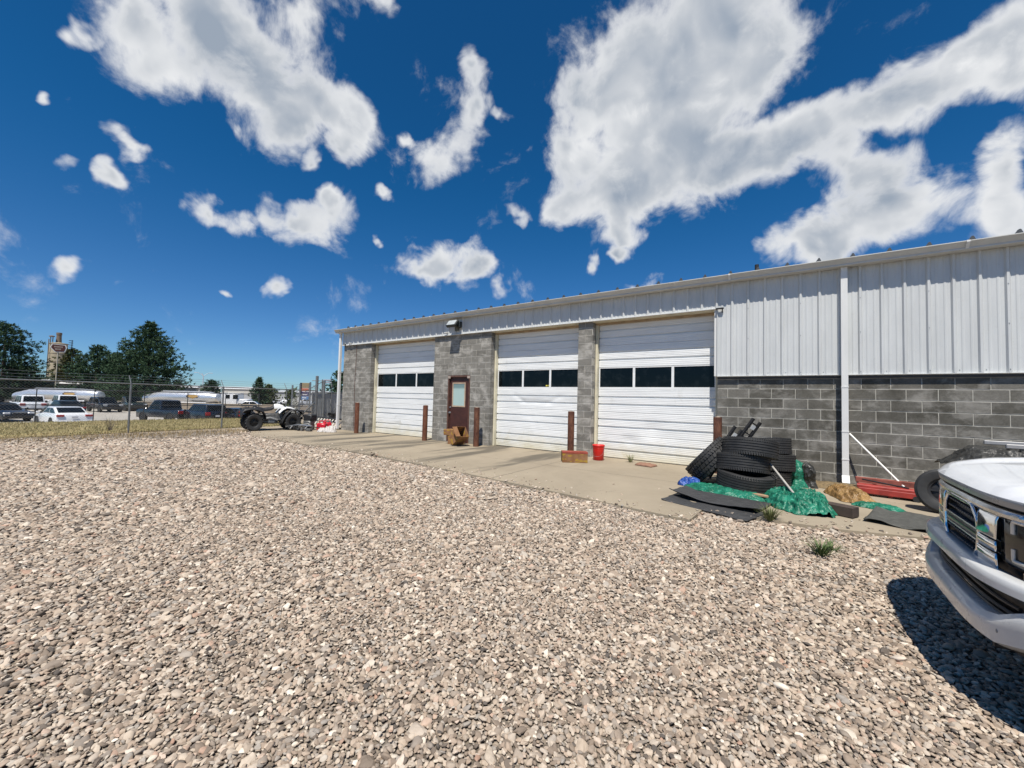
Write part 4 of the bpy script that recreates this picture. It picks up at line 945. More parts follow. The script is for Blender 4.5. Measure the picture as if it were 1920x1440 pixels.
for sy in (-1, 1):
    MB().tube([(.345, sy*.41, 1.08), (.37, sy*.29, 1.09)], .022, 10).build('grip', M_BLACK, A); MB().tube([(.42, sy*.27, 1.10), (.47, sy*.30, 1.2)], .006, 6).cbox((.47, sy*.30, 1.22), (.02, .1, .07), .01).build('lever', M_BLACK, A)
def rack(x0, x1, w, z, up):
    m = MB(); m.tube([(x0, -w, z), (x1, -w, z), (x1, w, z), (x0, w, z)], .013, 6, closed=True)
    for k in range(1, 5): y = lerp(-w, w, k/5); m.tube([(x0, y, z), (x1, y, z)], .009, 6)
    m.tube([(x0, -w, z+up), (x0, w, z+up)], .012, 6)
    for s in (-w, w): m.tube([(x0, s, z), (x0, s, z+up)], .012, 6); m.tube([(lerp(x0, x1, .5), s*.8, z), (lerp(x0, x1, .5), s*.7, z-.10)], .012, 6)
    return m
rack(-1.18, -.66, .40, .90, .07).build('rear_rack', M_DKSTEEL, A); rack(1.14, .74, .36, .90, .05).build('front_rack', M_DKSTEEL, A)
MB().tube([(1.06, -.24, .40), (1.22, -.22, .50), (1.24, -.2, .72), (1.24, .2, .72), (1.22, .22, .50), (1.06, .24, .40)], .02, 8).tube([(1.23, -.21, .6), (1.23, .21, .6)], .014, 6).build('front_bumper', M_DKSTEEL, A)
MB().cbox((1.16, .0, .42), (.16, .34, .1), .02).build('winch', M_BLACK, A)
MB().box((-1.17, .16, .66), (.02, .09, .05)).box((-1.17, -.16, .66), (.02, .09, .05)).build('taillight', simple('red_lens', (.35, .012, .012), .25), A)
# ------------------------------------------------------------------ scrap beside the quad bike
sc = thing('scrap_motor', 'small greasy motor and tangled black parts beside the quad bike', 'motor', (-16.55, -1.25, 0), R(20))
rng = random.Random(4)
MB().cbox((-.05, .35, .50), (.42, .36, .28), .04).build('motor_cover', M_BLACK, sc, smooth=40)
MB().cbox((-.05, .3, .2), (.36, .3, .36), .03).tube([(-.2, .1, .2), (.1, .1, .25), (.25, .2, .1)], .05, 10).build('motor_block', M_ENG, sc, smooth=40)
for i in range(16):
    a, b = Vector((rng.uniform(-.7, .55), rng.uniform(-.45, .25), rng.uniform(.03, .14))), Vector((rng.uniform(-.6, .8), rng.uniform(-.45, .3), rng.uniform(.03, .2)))
    c = a.lerp(b, .5)+Vector((0, 0, rng.uniform(.0, .12))); MB().tube([a, c, b], rng.uniform(.014, .03), 7).build('rod', rng.choice([M_DKSTEEL, M_BLACK, M_STEEL, M_ENG]), sc)
for i in range(6):
    MB().cbox((rng.uniform(-.5, .6), rng.uniform(-.4, .2), .06), (rng.uniform(.08, .22), rng.uniform(.06, .16), .1), .012).build('casting', rng.choice([M_DKSTEEL, M_BLACK, M_ENG]), sc)
gc = thing('fuel_can', 'red plastic fuel can standing by the left corner of the garage', 'fuel can', (-16.05, -.78, 0), R(25))
M_GRED = simple('fuel_can_red', (.52, .012, .03), .35, var=.15)
MB().cbox((0, 0, .15), (.40, .24, .30), .04).build('tank', M_GRED, gc, smooth=40)
MB().tube([(-.15, 0, .29), (-.13, 0, .38), (.08, 0, .40), (.14, 0, .29)], .02, 8).build('handle', M_GRED, gc, smooth=40); MB().tube([(.13, 0, .29), (.17, 0, .38)], .03, 10).build('spout', M_GRED, gc, smooth=40)
gc2 = thing('fuel_can', 'red plastic fuel can half hidden behind the front one by the garage corner', 'fuel can', (-16.42, -.35, 0), R(60)); MB().cbox((0, 0, .15), (.36, .22, .30), .04).build('tank', M_GRED, gc2, smooth=40); MB().tube([(-.13, 0, .29), (-.11, 0, .39), (.08, 0, .40), (.12, 0, .29)], .02, 8).build('handle', M_GRED, gc2, smooth=40)
heap('plastic_bag', 'crumpled white plastic bag on the ground at the garage corner', simple('white_bag', (.5, .47, .44), .5, var=.12), -15.15, -.95, .5, .42, .2, 51, R(30), 34, 4.5, cat='bag')
heap('plastic_bag', 'smaller crumpled white bag lying left of the bigger one', simple('white_bag', (.5, .47, .44), .5, var=.12), -15.42, -1.12, .36, .34, .13, 57, R(70), 28, 4.5, cat='bag')
# ladder-like rack lying on its side behind the fuel can, black pipe rail
ld = thing('ladder', 'pale slatted ladder leaning low behind the red fuel can', 'ladder', (-17.9, -.13, .02), R(2))
for k in range(9): MB().at((.12+k*.22, .06, .22), (R(-24), R(24), 0)).box((0, 0, 0), (.06, .012, .46)).build('rung', simple('pale_slat', (.62, .6, .55), .6), ld)
MB().tube([(0, 0, .46), (2.05, 0, .42)], .03, 8).build('rail', M_DKSTEEL, ld); MB().tube([(0, .15, .03), (2.05, .15, .03)], .03, 8).build('rail', M_DKSTEEL, ld)
hr = thing('pipe_rail', 'thick black pipe rail on two posts beside the garage corner', 'rail', (-23.4, 3.08, -.42), R(-1)); 
MB().tube([(-2.2, 0, .86), (2.2, 0, .82)], .06, 14).build('rail', M_BLACK, hr, smooth=40)
for xx in (1.75, 2.05): MB().box((xx, 0, .42), (.16, .13, .84)).build('post', M_BLACK, hr)
MB().box((-2.1, 0, .42), (.14, .12, .82)).build('post', M_BLACK, hr)
# ------------------------------------------------------------------ white pickup in the foreground
T = thing('pickup_truck', 'white pickup truck with chrome grille and white bumper, nose at the right edge', 'pickup truck', (.82, -6.36, .0))
t = NT('white_truck_paint'); M_TW = t.fin(t.mix(t.mr(t.noise(t.coord('Object'), 5, 4), .4, .7), (.78, .79, .80), (.72, .735, .745)), .28, spec=.5, coat=.9)
M_GLOSSB = simple('gloss_black', (.008, .008, .009), .12, var=.2, spec=.6); M_SATB = simple('satin_black', (.02, .02, .021), .45, var=.2)
def xf(y): return .33*min(1.3, (abs(y)/.98))**4
def TP(y, z, off=0.): return (xf(y)+off, y, z)
def band(name, mat, y0, y1, prof, n=30, parent=None, th=.008, smooth=60, ylim=None):
    """sheet that follows the curved nose: prof = (z, offset) list"""
    K = len(prof)-1
    def fn(u, v):
        k = v*K; i = min(int(k), K-1); f = k-i; z = lerp(prof[i][0], prof[i+1][0], f); off = lerp(prof[i][1], prof[i+1][1], f)
        return TP(lerp(y0, y1, u), z, off)
    o = MB().grid(fn, n, K*2).build(name, mat, parent or T, smooth=smooth)
    s = o.modifiers.new('t', 'SOLIDIFY'); s.thickness = th; s.offset = 0; return o
# hood
def hood_fn(u, v):
    y = lerp(-.95, .95, u); xs = xf(y)-.01; x = lerp(xs, 1.52, v)
    d = x-xs; z = 1.03+.05*min(1, d/.06)**.6 if d < .06 else 1.08
    if d >= .06: z += .14*((d-.06)/1.4)**.75
    ay = abs(y); z += .030*interp(ay, [0, .40, .52, .62, .75, .95], [.35, .45, 1., .9, .15, -.9])*min(1, d/.25)
    return (x, y, z)
hood = MB().grid(hood_fn, 60, 44).build('hood', M_TW, T, smooth=50)
band('hood_lip', simple('grey_lip', (.30, .31, .32), .3, .3), -.93, .93, [(1.03, -.008), (.99, .0), (.984, .03)], 50)
band('upper_gap', M_SATB, -.93, .93, [(.99, .03), (.93, .045)], 40)
band('grille_header', simple('brushed_chrome', (.55, .57, .6), .2, 1.), -.66, .66, [(.972, .014), (.95, -.004), (.926, .006)], 40)
gr = band('grille', M_SATB, -.56, .56, [(.93, .045), (.59, .045)], 24)
MESH = []
mm = MB()
for i in range(-9, 10):
    for j in range(7):
        y = i*.037+(.0185 if j % 2 else 0); z = .63+j*.043
        if abs(y) > .275-.07*max(0, (z-.86)/.08)-.09*max(0, (.70-z)/.09): continue
        x, yy, zz = TP(y, z, .022); mm.X = Matrix.Translation((x, yy, zz)); mm.cbox((0, 0, 0), (.03, .012, .012), .004)
mm.X = Matrix.Identity(4)
mm.build('grille_mesh', simple('mesh_grey', (.16, .16, .165), .25, .6), gr)
HEX = [(-.30, .80), (-.285, .86), (-.21, .925), (.21, .925), (.285, .86), (.30, .80), (.285, .70), (.19, .605), (-.19, .605), (-.285, .70)]
ring = []
for a, b in zip(HEX, HEX[1:]+HEX[:1]):
    for k in range(5): f = k/5; ring.append(TP(lerp(a[0], b[0], f), lerp(a[1], b[1], f), .004))
MB().tube(ring, .013, 8, closed=True).build('grille_surround', M_CHROME, gr, smooth=50)
for z, hh in ((.802, .004), (.742, .004)): MB().tube([TP(lerp(-.295, .295, k/24), z, .004) for k in range(25)], .0045, 8).build('crossbar_edge', M_CHROME, gr, smooth=50)
band('crossbar', simple('bar_black', (.02, .035, .032), .2, .3), -.29, .29, [(.80, .006), (.744, .006)], 30, gr)
for s in (-1, 1):
    # chrome wing between the mesh and the lamp, with two dark slots
    zs = [(.935, .012), (.90, .0), (.82, -.004), (.806, -.004)]
    band('wing', M_CHROME, s*.298, s*.49, zs, 14, gr); band('wing', M_CHROME, s*.298, s*.49, [(.796, -.004), (.745, -.004)], 14, gr); band('wing', M_CHROME, s*.288, s*.49, [(.735, -.004), (.66, 0), (.62, .012)], 14, gr)
    band('slot', M_GLOSSB, s*.298, s*.49, [(.806, .012), (.796, .012)], 14, gr); band('slot', M_GLOSSB, s*.298, s*.49, [(.745, .012), (.735, .012)], 14, gr)
    hl = band('headlight', M_GLOSSB, s*.50, s*.985, [(.95, .03), (.93, .012), (.72, .010), (.69, .03)], 16)
    def Cpath(z0, z1, ya, yb): return [TP(s*yb, z1, .0), TP(s*ya, z1, .0), TP(s*ya, z0, .0)]
    M_DRL = simple('drl_bezel', (.62, .6, .56), .3, .4)
    MB().tube([TP(s*(.86-.027*k), .925, .004) for k in range(11)]+[TP(s*.585, .92-.008*k, .004) for k in range(1, 8)], .009, 8).build('light_bar', M_DRL, hl, smooth=50)
    MB().tube([TP(s*.585, .80-.008*k, .004) for k in range(1, 8)]+[TP(s*(.59+.027*k), .735, .004) for k in range(11)], .009, 8).build('light_bar', M_DRL, hl, smooth=50)
    for zz in (.875, .79):
        x, yy, z2 = TP(s*.83, zz, .002); MB().lathe([(.001, -.01), (.03, -.006), (.036, .01)], 16, 'X').build('projector', simple('projector_glass', (.12, .13, .14), .08, .5), hl, loc=(x, yy, z2), smooth=50)
    # fender and side
    def fend(u, v):
        x = lerp(xf(.98)-.06, 1.62, u); z = lerp(.55, 1.06, v); arch = (x-.93)**2+(z-.42)**2
        y = .965+.035*math.sin(v*2.6)
        if v > .9: y -= .05*(v-.9)/.1
        if math.sqrt(arch) < .47: k = .47/max(.05, math.sqrt(arch)); x2, z2 = .93+(x-.93)*k, .42+(z-.42)*k; x, z = x2, max(z2, .40)
        return (x, s*y, z)
    MB().grid(fend, 40, 16).build('fender', M_TW, T, smooth=50)
    wheel_parts(T, (.93, s*.86, .42), .41, .28, .25, (R(-90)*s, 0, 0), spokes=6); wheel_parts(T, (4.6, s*.86, .42), .41, .28, .25, (R(-90)*s, 0, 0), spokes=6)
    MB().prism([(1.64, .52), (4.05, .52), (4.05, 1.16), (1.64, 1.14)], s*.955, s*.99, 'Y').build('door', M_TW, T)
    MB().prism([(4.07, .60), (4.16, .60), (4.2, .8), (4.35, .95), (4.85, .95), (5.0, .8), (5.05, .60), (5.7, .62), (5.7, 1.22), (4.07, 1.20)], s*.95, s*.985, 'Y').build('bed_side', M_TW, T)
    MB().prism([(1.75, 1.17), (2.42, 1.80), (3.9, 1.80), (4.03, 1.17)], s*.84, s*.86, 'Y').build('side_window', M_GLASS, T)
    MB().cbox((1.9, s*1.12, 1.22), (.16, .2, .2), .04).build('mirror', M_TW, T, smooth=40)
# bumper: white paint, with a wide black intake between its two rails
BO = -.065
M_BUMP = simple('bumper_shaded_white', (.52, .525, .52), .3, var=.06, spec=.5, coat=.5)  # the truck's white, darkened so the colour carries the shade on the nose
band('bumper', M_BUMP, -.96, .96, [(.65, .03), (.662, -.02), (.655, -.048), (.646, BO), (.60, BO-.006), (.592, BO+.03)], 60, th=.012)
def rail_z(y): return 0
def lower_fn(u, v):
    y = lerp(-1.0, 1.0, u); ay = abs(y); top = interp(ay, [0, .50, .60, .72, .80, 1.0], [.44, .44, .465, .535, .556, .556]); bot = interp(ay, [0, .60, .74, .84, 1.0], [.325, .325, .37, .43, .445])
    k = v*4; i = min(int(k), 3); f = k-i; zz = [top+.004, top, lerp(top, bot, .28), lerp(top, bot, .9), bot]; of = [BO+.07, BO+.012, BO-.012, BO-.006, BO+.04]
    return TP(y, lerp(zz[i], zz[i+1], f), lerp(of[i], of[i+1], f))
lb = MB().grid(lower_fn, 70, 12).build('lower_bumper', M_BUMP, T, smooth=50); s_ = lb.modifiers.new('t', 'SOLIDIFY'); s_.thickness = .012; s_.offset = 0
band('intake', M_SATB, -.72, .72, [(.60, .05), (.42, .05)], 30)
for zz in (.48, .52): MB().tube([TP(lerp(-.62, .62, k/20), zz, .0) for k in range(21)], .009, 6).build('intake_bar', M_SATB, T)
band('valance', M_SATB, -.97, .97, [(.46, .0), (.30, .02), (.27, .08)], 50)
for s in (-1, 1):
    band('corner_vent', M_SATB, s*.72, s*.97, [(.45, BO+.03), (.31, BO+.045), (.285, BO+.05)], 20)
    MB().tube([(xf(.45)+.1, s*.45, .33), (xf(.45)-.01, s*.45, .31), (xf(.45)+.0, s*.45, .27), (xf(.45)+.1, s*.45, .27)], .014, 8).build('tow_hook', M_DKSTEEL, T, smooth=50)
    for yy in (.24, .62):
        x, y2, z2 = TP(s*yy, .40, BO-.012); MB().lathe([(.001, -.004), (.011, -.003), (.014, .004)], 14, 'X').build('sensor', simple('sensor_grey', (.2, .2, .2), .4), T, loc=(x, y2, z2), smooth=40)
# cab, bed and underbody (out of frame, they carry the shadow and the reflections)
MB().prism([(1.5, 1.16), (2.30, 1.84), (2.55, 1.90), (3.85, 1.90), (4.03, 1.84), (4.06, 1.16)], -.835, .835, 'Y').build('cab', M_TW, T)
MB().add([(1.53, -.80, 1.22), (1.53, .80, 1.22), (2.27, .76, 1.83), (2.27, -.76, 1.83)], [(0, 1, 2, 3)]).build('windshield', M_GLASS, T, loc=(-.015, 0, .01))
MB().box2((4.07, -.95, .66), (5.7, .95, .72)).box2((5.64, -.95, .72), (5.72, .95, 1.2)).box2((4.07, -.95, .72), (4.13, .95, 1.2)).build('bed', M_TW, T)
MB().box2((.45, -.80, .45), (5.6, .80, .62)).box2((.5, -.5, .6), (1.5, .5, .95)).box2((1.5, -.95, .45), (4.1, .95, .62)).build('chassis', M_SATB, T)
MB().box2((1.5, -.95, .62), (4.06, .95, .64)).box2((1.52, -.94, .62), (1.64, .94, 1.14)).build('floor_pan', M_SATB, T)
# ------------------------------------------------------------------ beyond the yard: verge, fences, lower parking lot
LOT = -1.25
def gz(x): return interp(x, [-1300, -120, -34.0, -30.2, -27.6, 0], [-1.6, LOT-.06, LOT-.03, -.95, -.075, -.075])
# blades of dry grass on the verge
def m_grass(name, a, b):
    t = NT(name); v = t.coord('World'); n = t.noise(v, .8, 4, .6); n2 = t.noise(v, 9, 3)
    return t.fin(t.mix(t.mr(n2, .3, .7), t.mix(t.mr(n, .35, .65), a, b), b), .9, spec=.1)
M_DRY = m_grass('dry_grass', (.21, .21, .09), (.34, .285, .15))
vg = MB().grid(lambda u, v: (lerp(-27.5, -19.65-.16*(lerp(-26, 1.2, v)+6), u), lerp(-26, 1.2, v), -.055+.03*fbm(u*9, v*30, 2)), 10, 40); struct('grass_verge', vg, m_grass('verge_soil', (.21, .19, .085), (.33, .265, .14)))
def blades(n, seed, fn, h, w):
    rng = np.random.default_rng(seed); P = fn(rng, n); k = len(P); a = rng.uniform(0, 6.283, k); hh = h*rng.lognormal(0, .35, k); lean = rng.uniform(.1, .7, k)*hh; b = rng.uniform(0, 6.283, k)
    base = np.column_stack([P, np.full(k, -.05)]); s = np.column_stack([np.cos(a), np.sin(a), np.zeros(k)])*w
    tip = base+np.column_stack([np.cos(b)*lean, np.sin(b)*lean, hh]); V = np.stack([base-s, base+s, tip], 1).reshape(-1, 3)
    me = bpy.data.meshes.new('grass'); me.from_pydata(V.tolist(), [], np.arange(3*k).reshape(-1, 3).tolist()); return me
g = obj('grass', blades(26000, 3, lambda r, n: np.column_stack([r.uniform(-27.5, -19.75, n), r.uniform(-14, 1.2, n)]), .05, .012), M_DRY); tag(g, 'dry yellow-green grass on the verge beyond the fence', 'grass', kind='stuff')
g = obj('dry_weeds', blades(5200, 5, lambda r, n: np.column_stack([r.normal(-18.1, .9, n), r.uniform(-14, -2.8, n)]), .07, .008), m_grass('straw', (.22, .16, .08), (.34, .25, .13))); tag(g, 'straw-coloured dry weeds where the gravel ends', 'weeds', kind='stuff')
w = weed((-20.3, -6.35, 0), 34, .55, .35, 61, (.05, .035, .03), 'dark dead weed stalks standing at the chain-link fence'); 
t = NT('lot_concrete'); v = t.coord('World'); M_LOT = t.fin(t.mix(t.mr(t.noise(v, .3, 5, .6), .35, .68), (.33, .305, .265), (.40, .375, .335)), .9, spec=.2)
struct('parking_lot', MB().grid(lambda u, v: (lerp(-84, -33.0, u), lerp(-60, 13, v), LOT), 6, 6), M_LOT)
t = NT('asphalt'); v = t.coord('World'); M_ASPH = t.fin(t.mix(t.mr(t.noise(v, .5, 5, .6), .35, .68), (.055, .055, .055), (.075, .073, .07)), .9, spec=.2)
struct('road', MB().grid(lambda u, v: (lerp(-118, -88, u), lerp(-120, 260, v), LOT+.03), 4, 8), M_ASPH)
# chain-link fencing
M_WIRE = simple('fence_wire', (.42, .42, .41), .5, .7, var=.2); M_FPOST = simple('fence_post_steel', (.22, .225, .225), .5, .6, var=.25, scale=10)
def chain_fence(name, label, pts, h, pitch=.08, wr=.0014, arm=True, midrail=None, post_r=.03, mat=M_FPOST, wire=M_WIRE, z0=0., rail=True):
    P = [Vector(p) for p in pts]; root = thing(name, label, 'fence', P[0]); O = P[0]
    wires = MB()
    for i, p in enumerate(P):
        q = p-O; m = MB().tube([(q.x, q.y, z0-.1), (q.x, q.y, z0+h+.02)], post_r*(1.35 if i in (0, len(P)-1) else 1), 10); m.build('post', mat, root, smooth=40)
        d = (P[min(i+1, len(P)-1)]-P[max(i-1, 0)]).normalized(); nrm = Vector((-d.y, d.x, 0))
        if arm: MB().tube([q+Vector((0, 0, z0+h)), q+nrm*.20+Vector((0, 0, z0+h+.30))], .014, 6).build('arm', mat, root)
    for a, b in zip(P[:-1], P[1:]):
        A_, B2 = a-O, b-O; d = B2-A_; Ls = d.length; u = d.normalized(); nrm = Vector((-u.y, u.x, 0))
        if rail: MB().tube([A_+Vector((0, 0, z0+h)), B2+Vector((0, 0, z0+h))], .022, 8).build('top_rail', mat, root, smooth=40)
        if midrail: MB().tube([A_+Vector((0, 0, z0+midrail)), B2+Vector((0, 0, z0+midrail))], .018, 6).build('mid_rail', mat, root)
        if arm:
            for k in range(3):
                f = (k+1)/3.1; o_ = nrm*.20*f+Vector((0, 0, z0+h+.30*f)); MB().tube([A_+o_, A_.lerp(B2, .5)+o_-Vector((0, 0, .015)), B2+o_], .004, 4, cap=False).build('barbed_wire', wire, root)
        s = -h
        while s < Ls:
            for sg in (1, -1):
                x0, x1 = s, s+h; za, zb = (0, h) if sg > 0 else (h, 0)
                if x0 < 0: za = lerp(za, zb, -x0/h); x0 = 0
                if x1 > Ls: zb = lerp(za, zb, (Ls-x0)/(x1-x0)) if x1 > x0 else zb; x1 = Ls
                if x1-x0 > .02: wires.tube([A_+u*x0+nrm*(.004*sg)+Vector((0, 0, z0+.03+za*.98)), A_+u*x1+nrm*(.004*sg)+Vector((0, 0, z0+.03+zb*.98))], wr, 3, cap=False)
            s += pitch
    o = wires.build('wire_mesh', wire, root, fix=False); o['kind'] = 'stuff'; return root
f1 = [(-19.05, -12.1, 0), (-19.33, -9.05, 0), (-19.61, -6.0, 0), (-20.10, -2.95, 0), (-20.55, -.1, 0), (-20.95, 1.62, 0)]
chain_fence('chain_link_fence', 'galvanised chain-link fence with barbed wire along the edge of the yard', f1, 1.70)
chain_fence('chain_link_fence', 'lower chain-link fence with a middle rail at the far edge of the verge', [(-27.3, -16.5+1.8*k, 0) for k in range(11)], 1.42, .10, .0009, False, .72, .018, M_DKSTEEL, simple('dark_wire', (.08, .085, .09), .5, .5))
gp = thing('gate_post', 'tall grey steel gate post at the end of the chain-link fence', 'gate post', (-20.98, 1.66, 0)); MB().tube([(0, 0, -.1), (0, 0, 2.45)], .075, 14).build('post', M_FPOST, gp, smooth=40); MB().lathe([(.08, 2.44), (.08, 2.47), (.001, 2.5)], 14).build('cap', M_FPOST, gp); MB().tube([(0, 0, 1.15), (-.9, -.6, .05)], .04, 8).build('brace', M_FPOST, gp)
chain_fence('gate_fence', 'grey fence with a high sloping rail running away beside the garage corner', [(-21.65, 2.45, 0), (-26.0, 4.0, -.4), (-31.2, 6.0, -.9), (-36.8, 8.2, -1.2)], 2.28, .12, .0012, False, None, .055)
gt = thing('yard_gate', 'grey sheet-metal gate with diagonal braces beside the garage corner', 'gate', (-21.95, 1.95, 0), math.atan2(1.75, -.28))
def cor(u, v): x = u*2.35; return (x, .012*math.sin(x*70), lerp(.12, 1.58, v))
MB().grid(cor, 120, 1).build('sheet', simple('grey_sheet', (.36, .37, .37), .5, .3, var=.15), gt, smooth=60)
MB().tube([(0, -.02, .1), (0, -.02, 1.62), (2.35, -.02, 1.62), (2.35, -.02, .1)], .03, 8, closed=True).build('frame', M_FPOST, gt, smooth=40)
MB().tube([(.75, -.03, .1), (.75, -.03, 1.6)], .025, 8).build('upright', M_FPOST, gt); MB().tube([(1.25, -.03, .1), (1.25, -.03, 2.15)], .03, 8).build('upright', M_FPOST, gt)
for k in (0, .14): MB().tube([(1.0+k, -.035, .15), (2.22+k*.8, -.035, 1.45-k)], .016, 6).build('brace', M_FPOST, gt)
sg = thing('sign_board', 'small grey two-bar sign fixed above the sheet-metal gate', 'sign', (-22.1, 2.9, 2.15), math.atan2(.55, .83)); MB().cbox((0, 0, .19), (.44, .03, .07), .006).build('bar', simple('sign_grey', (.30, .30, .36), .5), sg); MB().cbox((0, 0, .05), (.48, .03, .07), .006).build('bar', simple('sign_grey', (.30, .30, .36), .5), sg); MB().tube([(-.9, 0, .14), (.1, 0, .14)], .02, 6).tube([(-.3, 0, -2.2), (-.3, 0, .22)], .03, 8).build('stand', M_FPOST, sg)
pw = struct('retaining_wall', MB().grid(lambda u, v: (0, 0, 0), 1, 1), M_LOT) if False else None
bw = thing('barrier_wall', 'long low tan concrete wall behind the parked cars', 'wall', (-60.3, 13.7, LOT), math.atan2(13.9, 19.8))
MB().cbox((0, 0, .6), (34, .35, 1.2), .03).build('wall', simple('tan_concrete', (.27, .22, .165), .9, var=.25, scale=1.2), bw); MB().cbox((0, 0, 1.23), (34, .45, .07), .01).build('coping', simple('pale_coping', (.40, .34, .26), .9), bw)
# ------------------------------------------------------------------ vehicles
def paint(name, c, metal=.2): return simple('paint_'+name, c, .25, metal, var=.06, spec=.5, coat=.6)
M_TAIL = simple('tail_lens', (.30, .012, .015), .2); M_HEAD = simple('head_lens', (.62, .64, .66), .1, spec=.7); M_CARBLK = simple('car_trim_black', (.015, .015, .016), .5); M_PLATE = simple('number_plate', (.6, .6, .62), .4)
def car(name, label, loc, hd, Ln, Wd, Ht, style, mat, wr=.33, group='vehicles in the lower parking lot', cat='car'):
    t = thing(name, label, cat, (loc[0], loc[1], LOT+.005), R(hd), group); h2 = Ln/2; gc = .22 if style != 'sedan' else .17
    if style == 'sedan':
        body = [(-h2, .42), (-h2+.03, .80), (-h2+.12, .98), (-h2+.75, 1.0), (h2*.32, .97), (h2-.45, .80), (h2-.05, .66), (h2, .45), (h2-.08, .24), (-h2+.1, .26)]
        cab = [(-h2+.42, .96), (-h2*.42, Ht-.05), (-h2*.12, Ht), (h2*.10, Ht-.02), (h2*.46, .95)]
    elif style == 'suv':
        body = [(-h2, .50), (-h2+.02, 1.0), (-h2+.06, 1.12), (h2*.38, 1.12), (h2-.35, 1.02), (h2-.03, .88), (h2, .55), (h2-.06, .32), (-h2+.06, .34)]
        cab = [(-h2+.08, 1.08), (-h2+.34, Ht-.07), (-h2+.6, Ht), (h2*.12, Ht), (h2*.46, 1.08)]
    else:
        body = [(-h2, .58), (-h2, 1.08), (-h2*.10, 1.10), (h2*.42, 1.14), (h2-.3, 1.08), (h2-.02, .95), (h2, .58), (h2-.06, .40), (-h2+.06, .42)]
        cab = [(-h2*.12, 1.08), (-h2*.06, Ht-.04), (h2*.05, Ht), (h2*.28, Ht-.02), (h2*.55, 1.08)]
    o = MB().prism(body, -Wd/2, Wd/2, 'Y').build('body', mat, t); b = o.modifiers.new('b', 'BEVEL'); b.width = .07; b.segments = 3; b.limit_method = 'ANGLE'; b.angle_limit = R(25); o.data.shade_smooth()
    wc = Wd*.86; m = MB(); n = len(cab); cz0 = cab[0][1]
    def yy(z): return wc/2-(z-cz0)/(Ht-cz0)*.09
    m.add([(x, -yy(z), z) for x, z in cab]+[(x, yy(z), z) for x, z in cab], [tuple(range(n))[::-1], tuple(range(n, 2*n))]+[(i, (i+1) % n, n+(i+1) % n, n+i) for i in range(n)])
    o = m.build('cabin', mat, t); b = o.modifiers.new('b', 'BEVEL'); b.width = .05; b.segments = 3; b.limit_method = 'ANGLE'; b.angle_limit = R(20); o.data.shade_smooth()
    # glass: front, rear, sides (split by a pillar)
    def slab(a, b2, f0, f1, k, off):
        (x0, z0), (x1, z1) = a, b2; pa = (lerp(x0, x1, f0), lerp(z0, z1, f0)); pb = (lerp(x0, x1, f1), lerp(z0, z1, f1)); nx, nz = (z1-z0), -(x1-x0); l = math.hypot(nx, nz); nx, nz = nx/l*off, nz/l*off
        return MB().add([(pa[0]+nx, -yy(pa[1])*k, pa[1]+nz), (pa[0]+nx, yy(pa[1])*k, pa[1]+nz), (pb[0]+nx, yy(pb[1])*k, pb[1]+nz), (pb[0]+nx, -yy(pb[1])*k, pb[1]+nz)], [(0, 1, 2, 3)])
    slab(cab[0], cab[1], .18, .95, .86, -.012).build('rear_window', M_GLASS, t); slab(cab[-1], cab[-2], .12, .92, .88, .012).build('windshield', M_GLASS, t)
    xa, xb = cab[0][0], cab[-1][0]; zt = Ht-.10; zb = cz0+.05
    def xat(z, left):
        pts = cab[:3] if left else cab[::-1][:3]
        return interp(z, [p[1] for p in pts], [p[0] for p in pts])
    nwin = 3 if style == 'suv' else 2
    for s in (-1, 1):
        for k in range(nwin):
            def edge(z, f): return lerp(xat(z, True)+.16, xat(z, False)-.14, f)
            f0, f1 = k/nwin+.02, (k+1)/nwin-.02
            q = [(edge(zb, f0), zb), (edge(zb, f1), zb), (edge(zt, f1), zt), (edge(zt, f0), zt)]
            MB().add([(x, s*(yy(z)+.006), z) for x, z in q], [(0, 1, 2, 3)]).build('side_window', M_GLASS, t)
        MB().cbox((h2*.42, s*(Wd/2+.08), cz0+.06), (.12, .18, .13), .03).build('mirror', mat, t)
        MB().cbox((-h2+.05, s*Wd*.38, .86 if style == 'sedan' else .92), (.14, Wd*.2, .14 if style == 'sedan' else .26), .02).build('taillight', M_TAIL, t)
        MB().cbox((h2-.09, s*Wd*.37, .68 if style == 'sedan' else .86), (.18, Wd*.2, .14 if style == 'sedan' else .2), .03).build('headlight', M_HEAD, t)
        for sx in (-1, 1):
            MB().lathe([(.001, -.0), (wr+.05, 0), (wr+.05, -.03)], 24, 'Y').build('wheel_arch', M_CARBLK, t, loc=(sx*(h2-.92 if style != 'pickup' else h2-1.0), s*(Wd/2+.004), wr+.02), rot=(0, 0, 0 if s < 0 else math.pi))
            wheel_parts(t, (sx*(h2-.92 if style != 'pickup' else h2-1.0), s*(Wd/2-.09), wr), wr, .22, wr*.62, (R(-90)*s, 0, 0), spokes=5)
    MB().cbox((-h2+.02, 0, .42), (.16, Wd*.96, .16), .03).build('bumper', mat if style == 'sedan' else M_CARBLK, t); MB().cbox((h2-.03, 0, .44), (.14, Wd*.94, .18), .03).build('bumper', mat if style == 'sedan' else M_CARBLK, t)
    MB().box((-h2-.012, 0, .74), (.01, .32, .15)).build('number_plate', M_PLATE, t)
    MB().cbox((h2-.01, 0, .62 if style == 'sedan' else .80), (.06, Wd*.44, .16), .02).build('grille', M_CARBLK, t)
    return t
WP, DK = paint('white', (.74, .75, .76), 0), (.012, .014, .017)
car('sedan', 'white sedan nearest the fence, seen from behind', (-43.2, -4.75), 187, 4.7, 1.84, 1.45, 'sedan', WP)
car('suv', 'white sport utility vehicle at the far left of the parking lot', (-70.1, -4.2), 184, 5.2, 2.0, 1.92, 'suv', WP, .37)
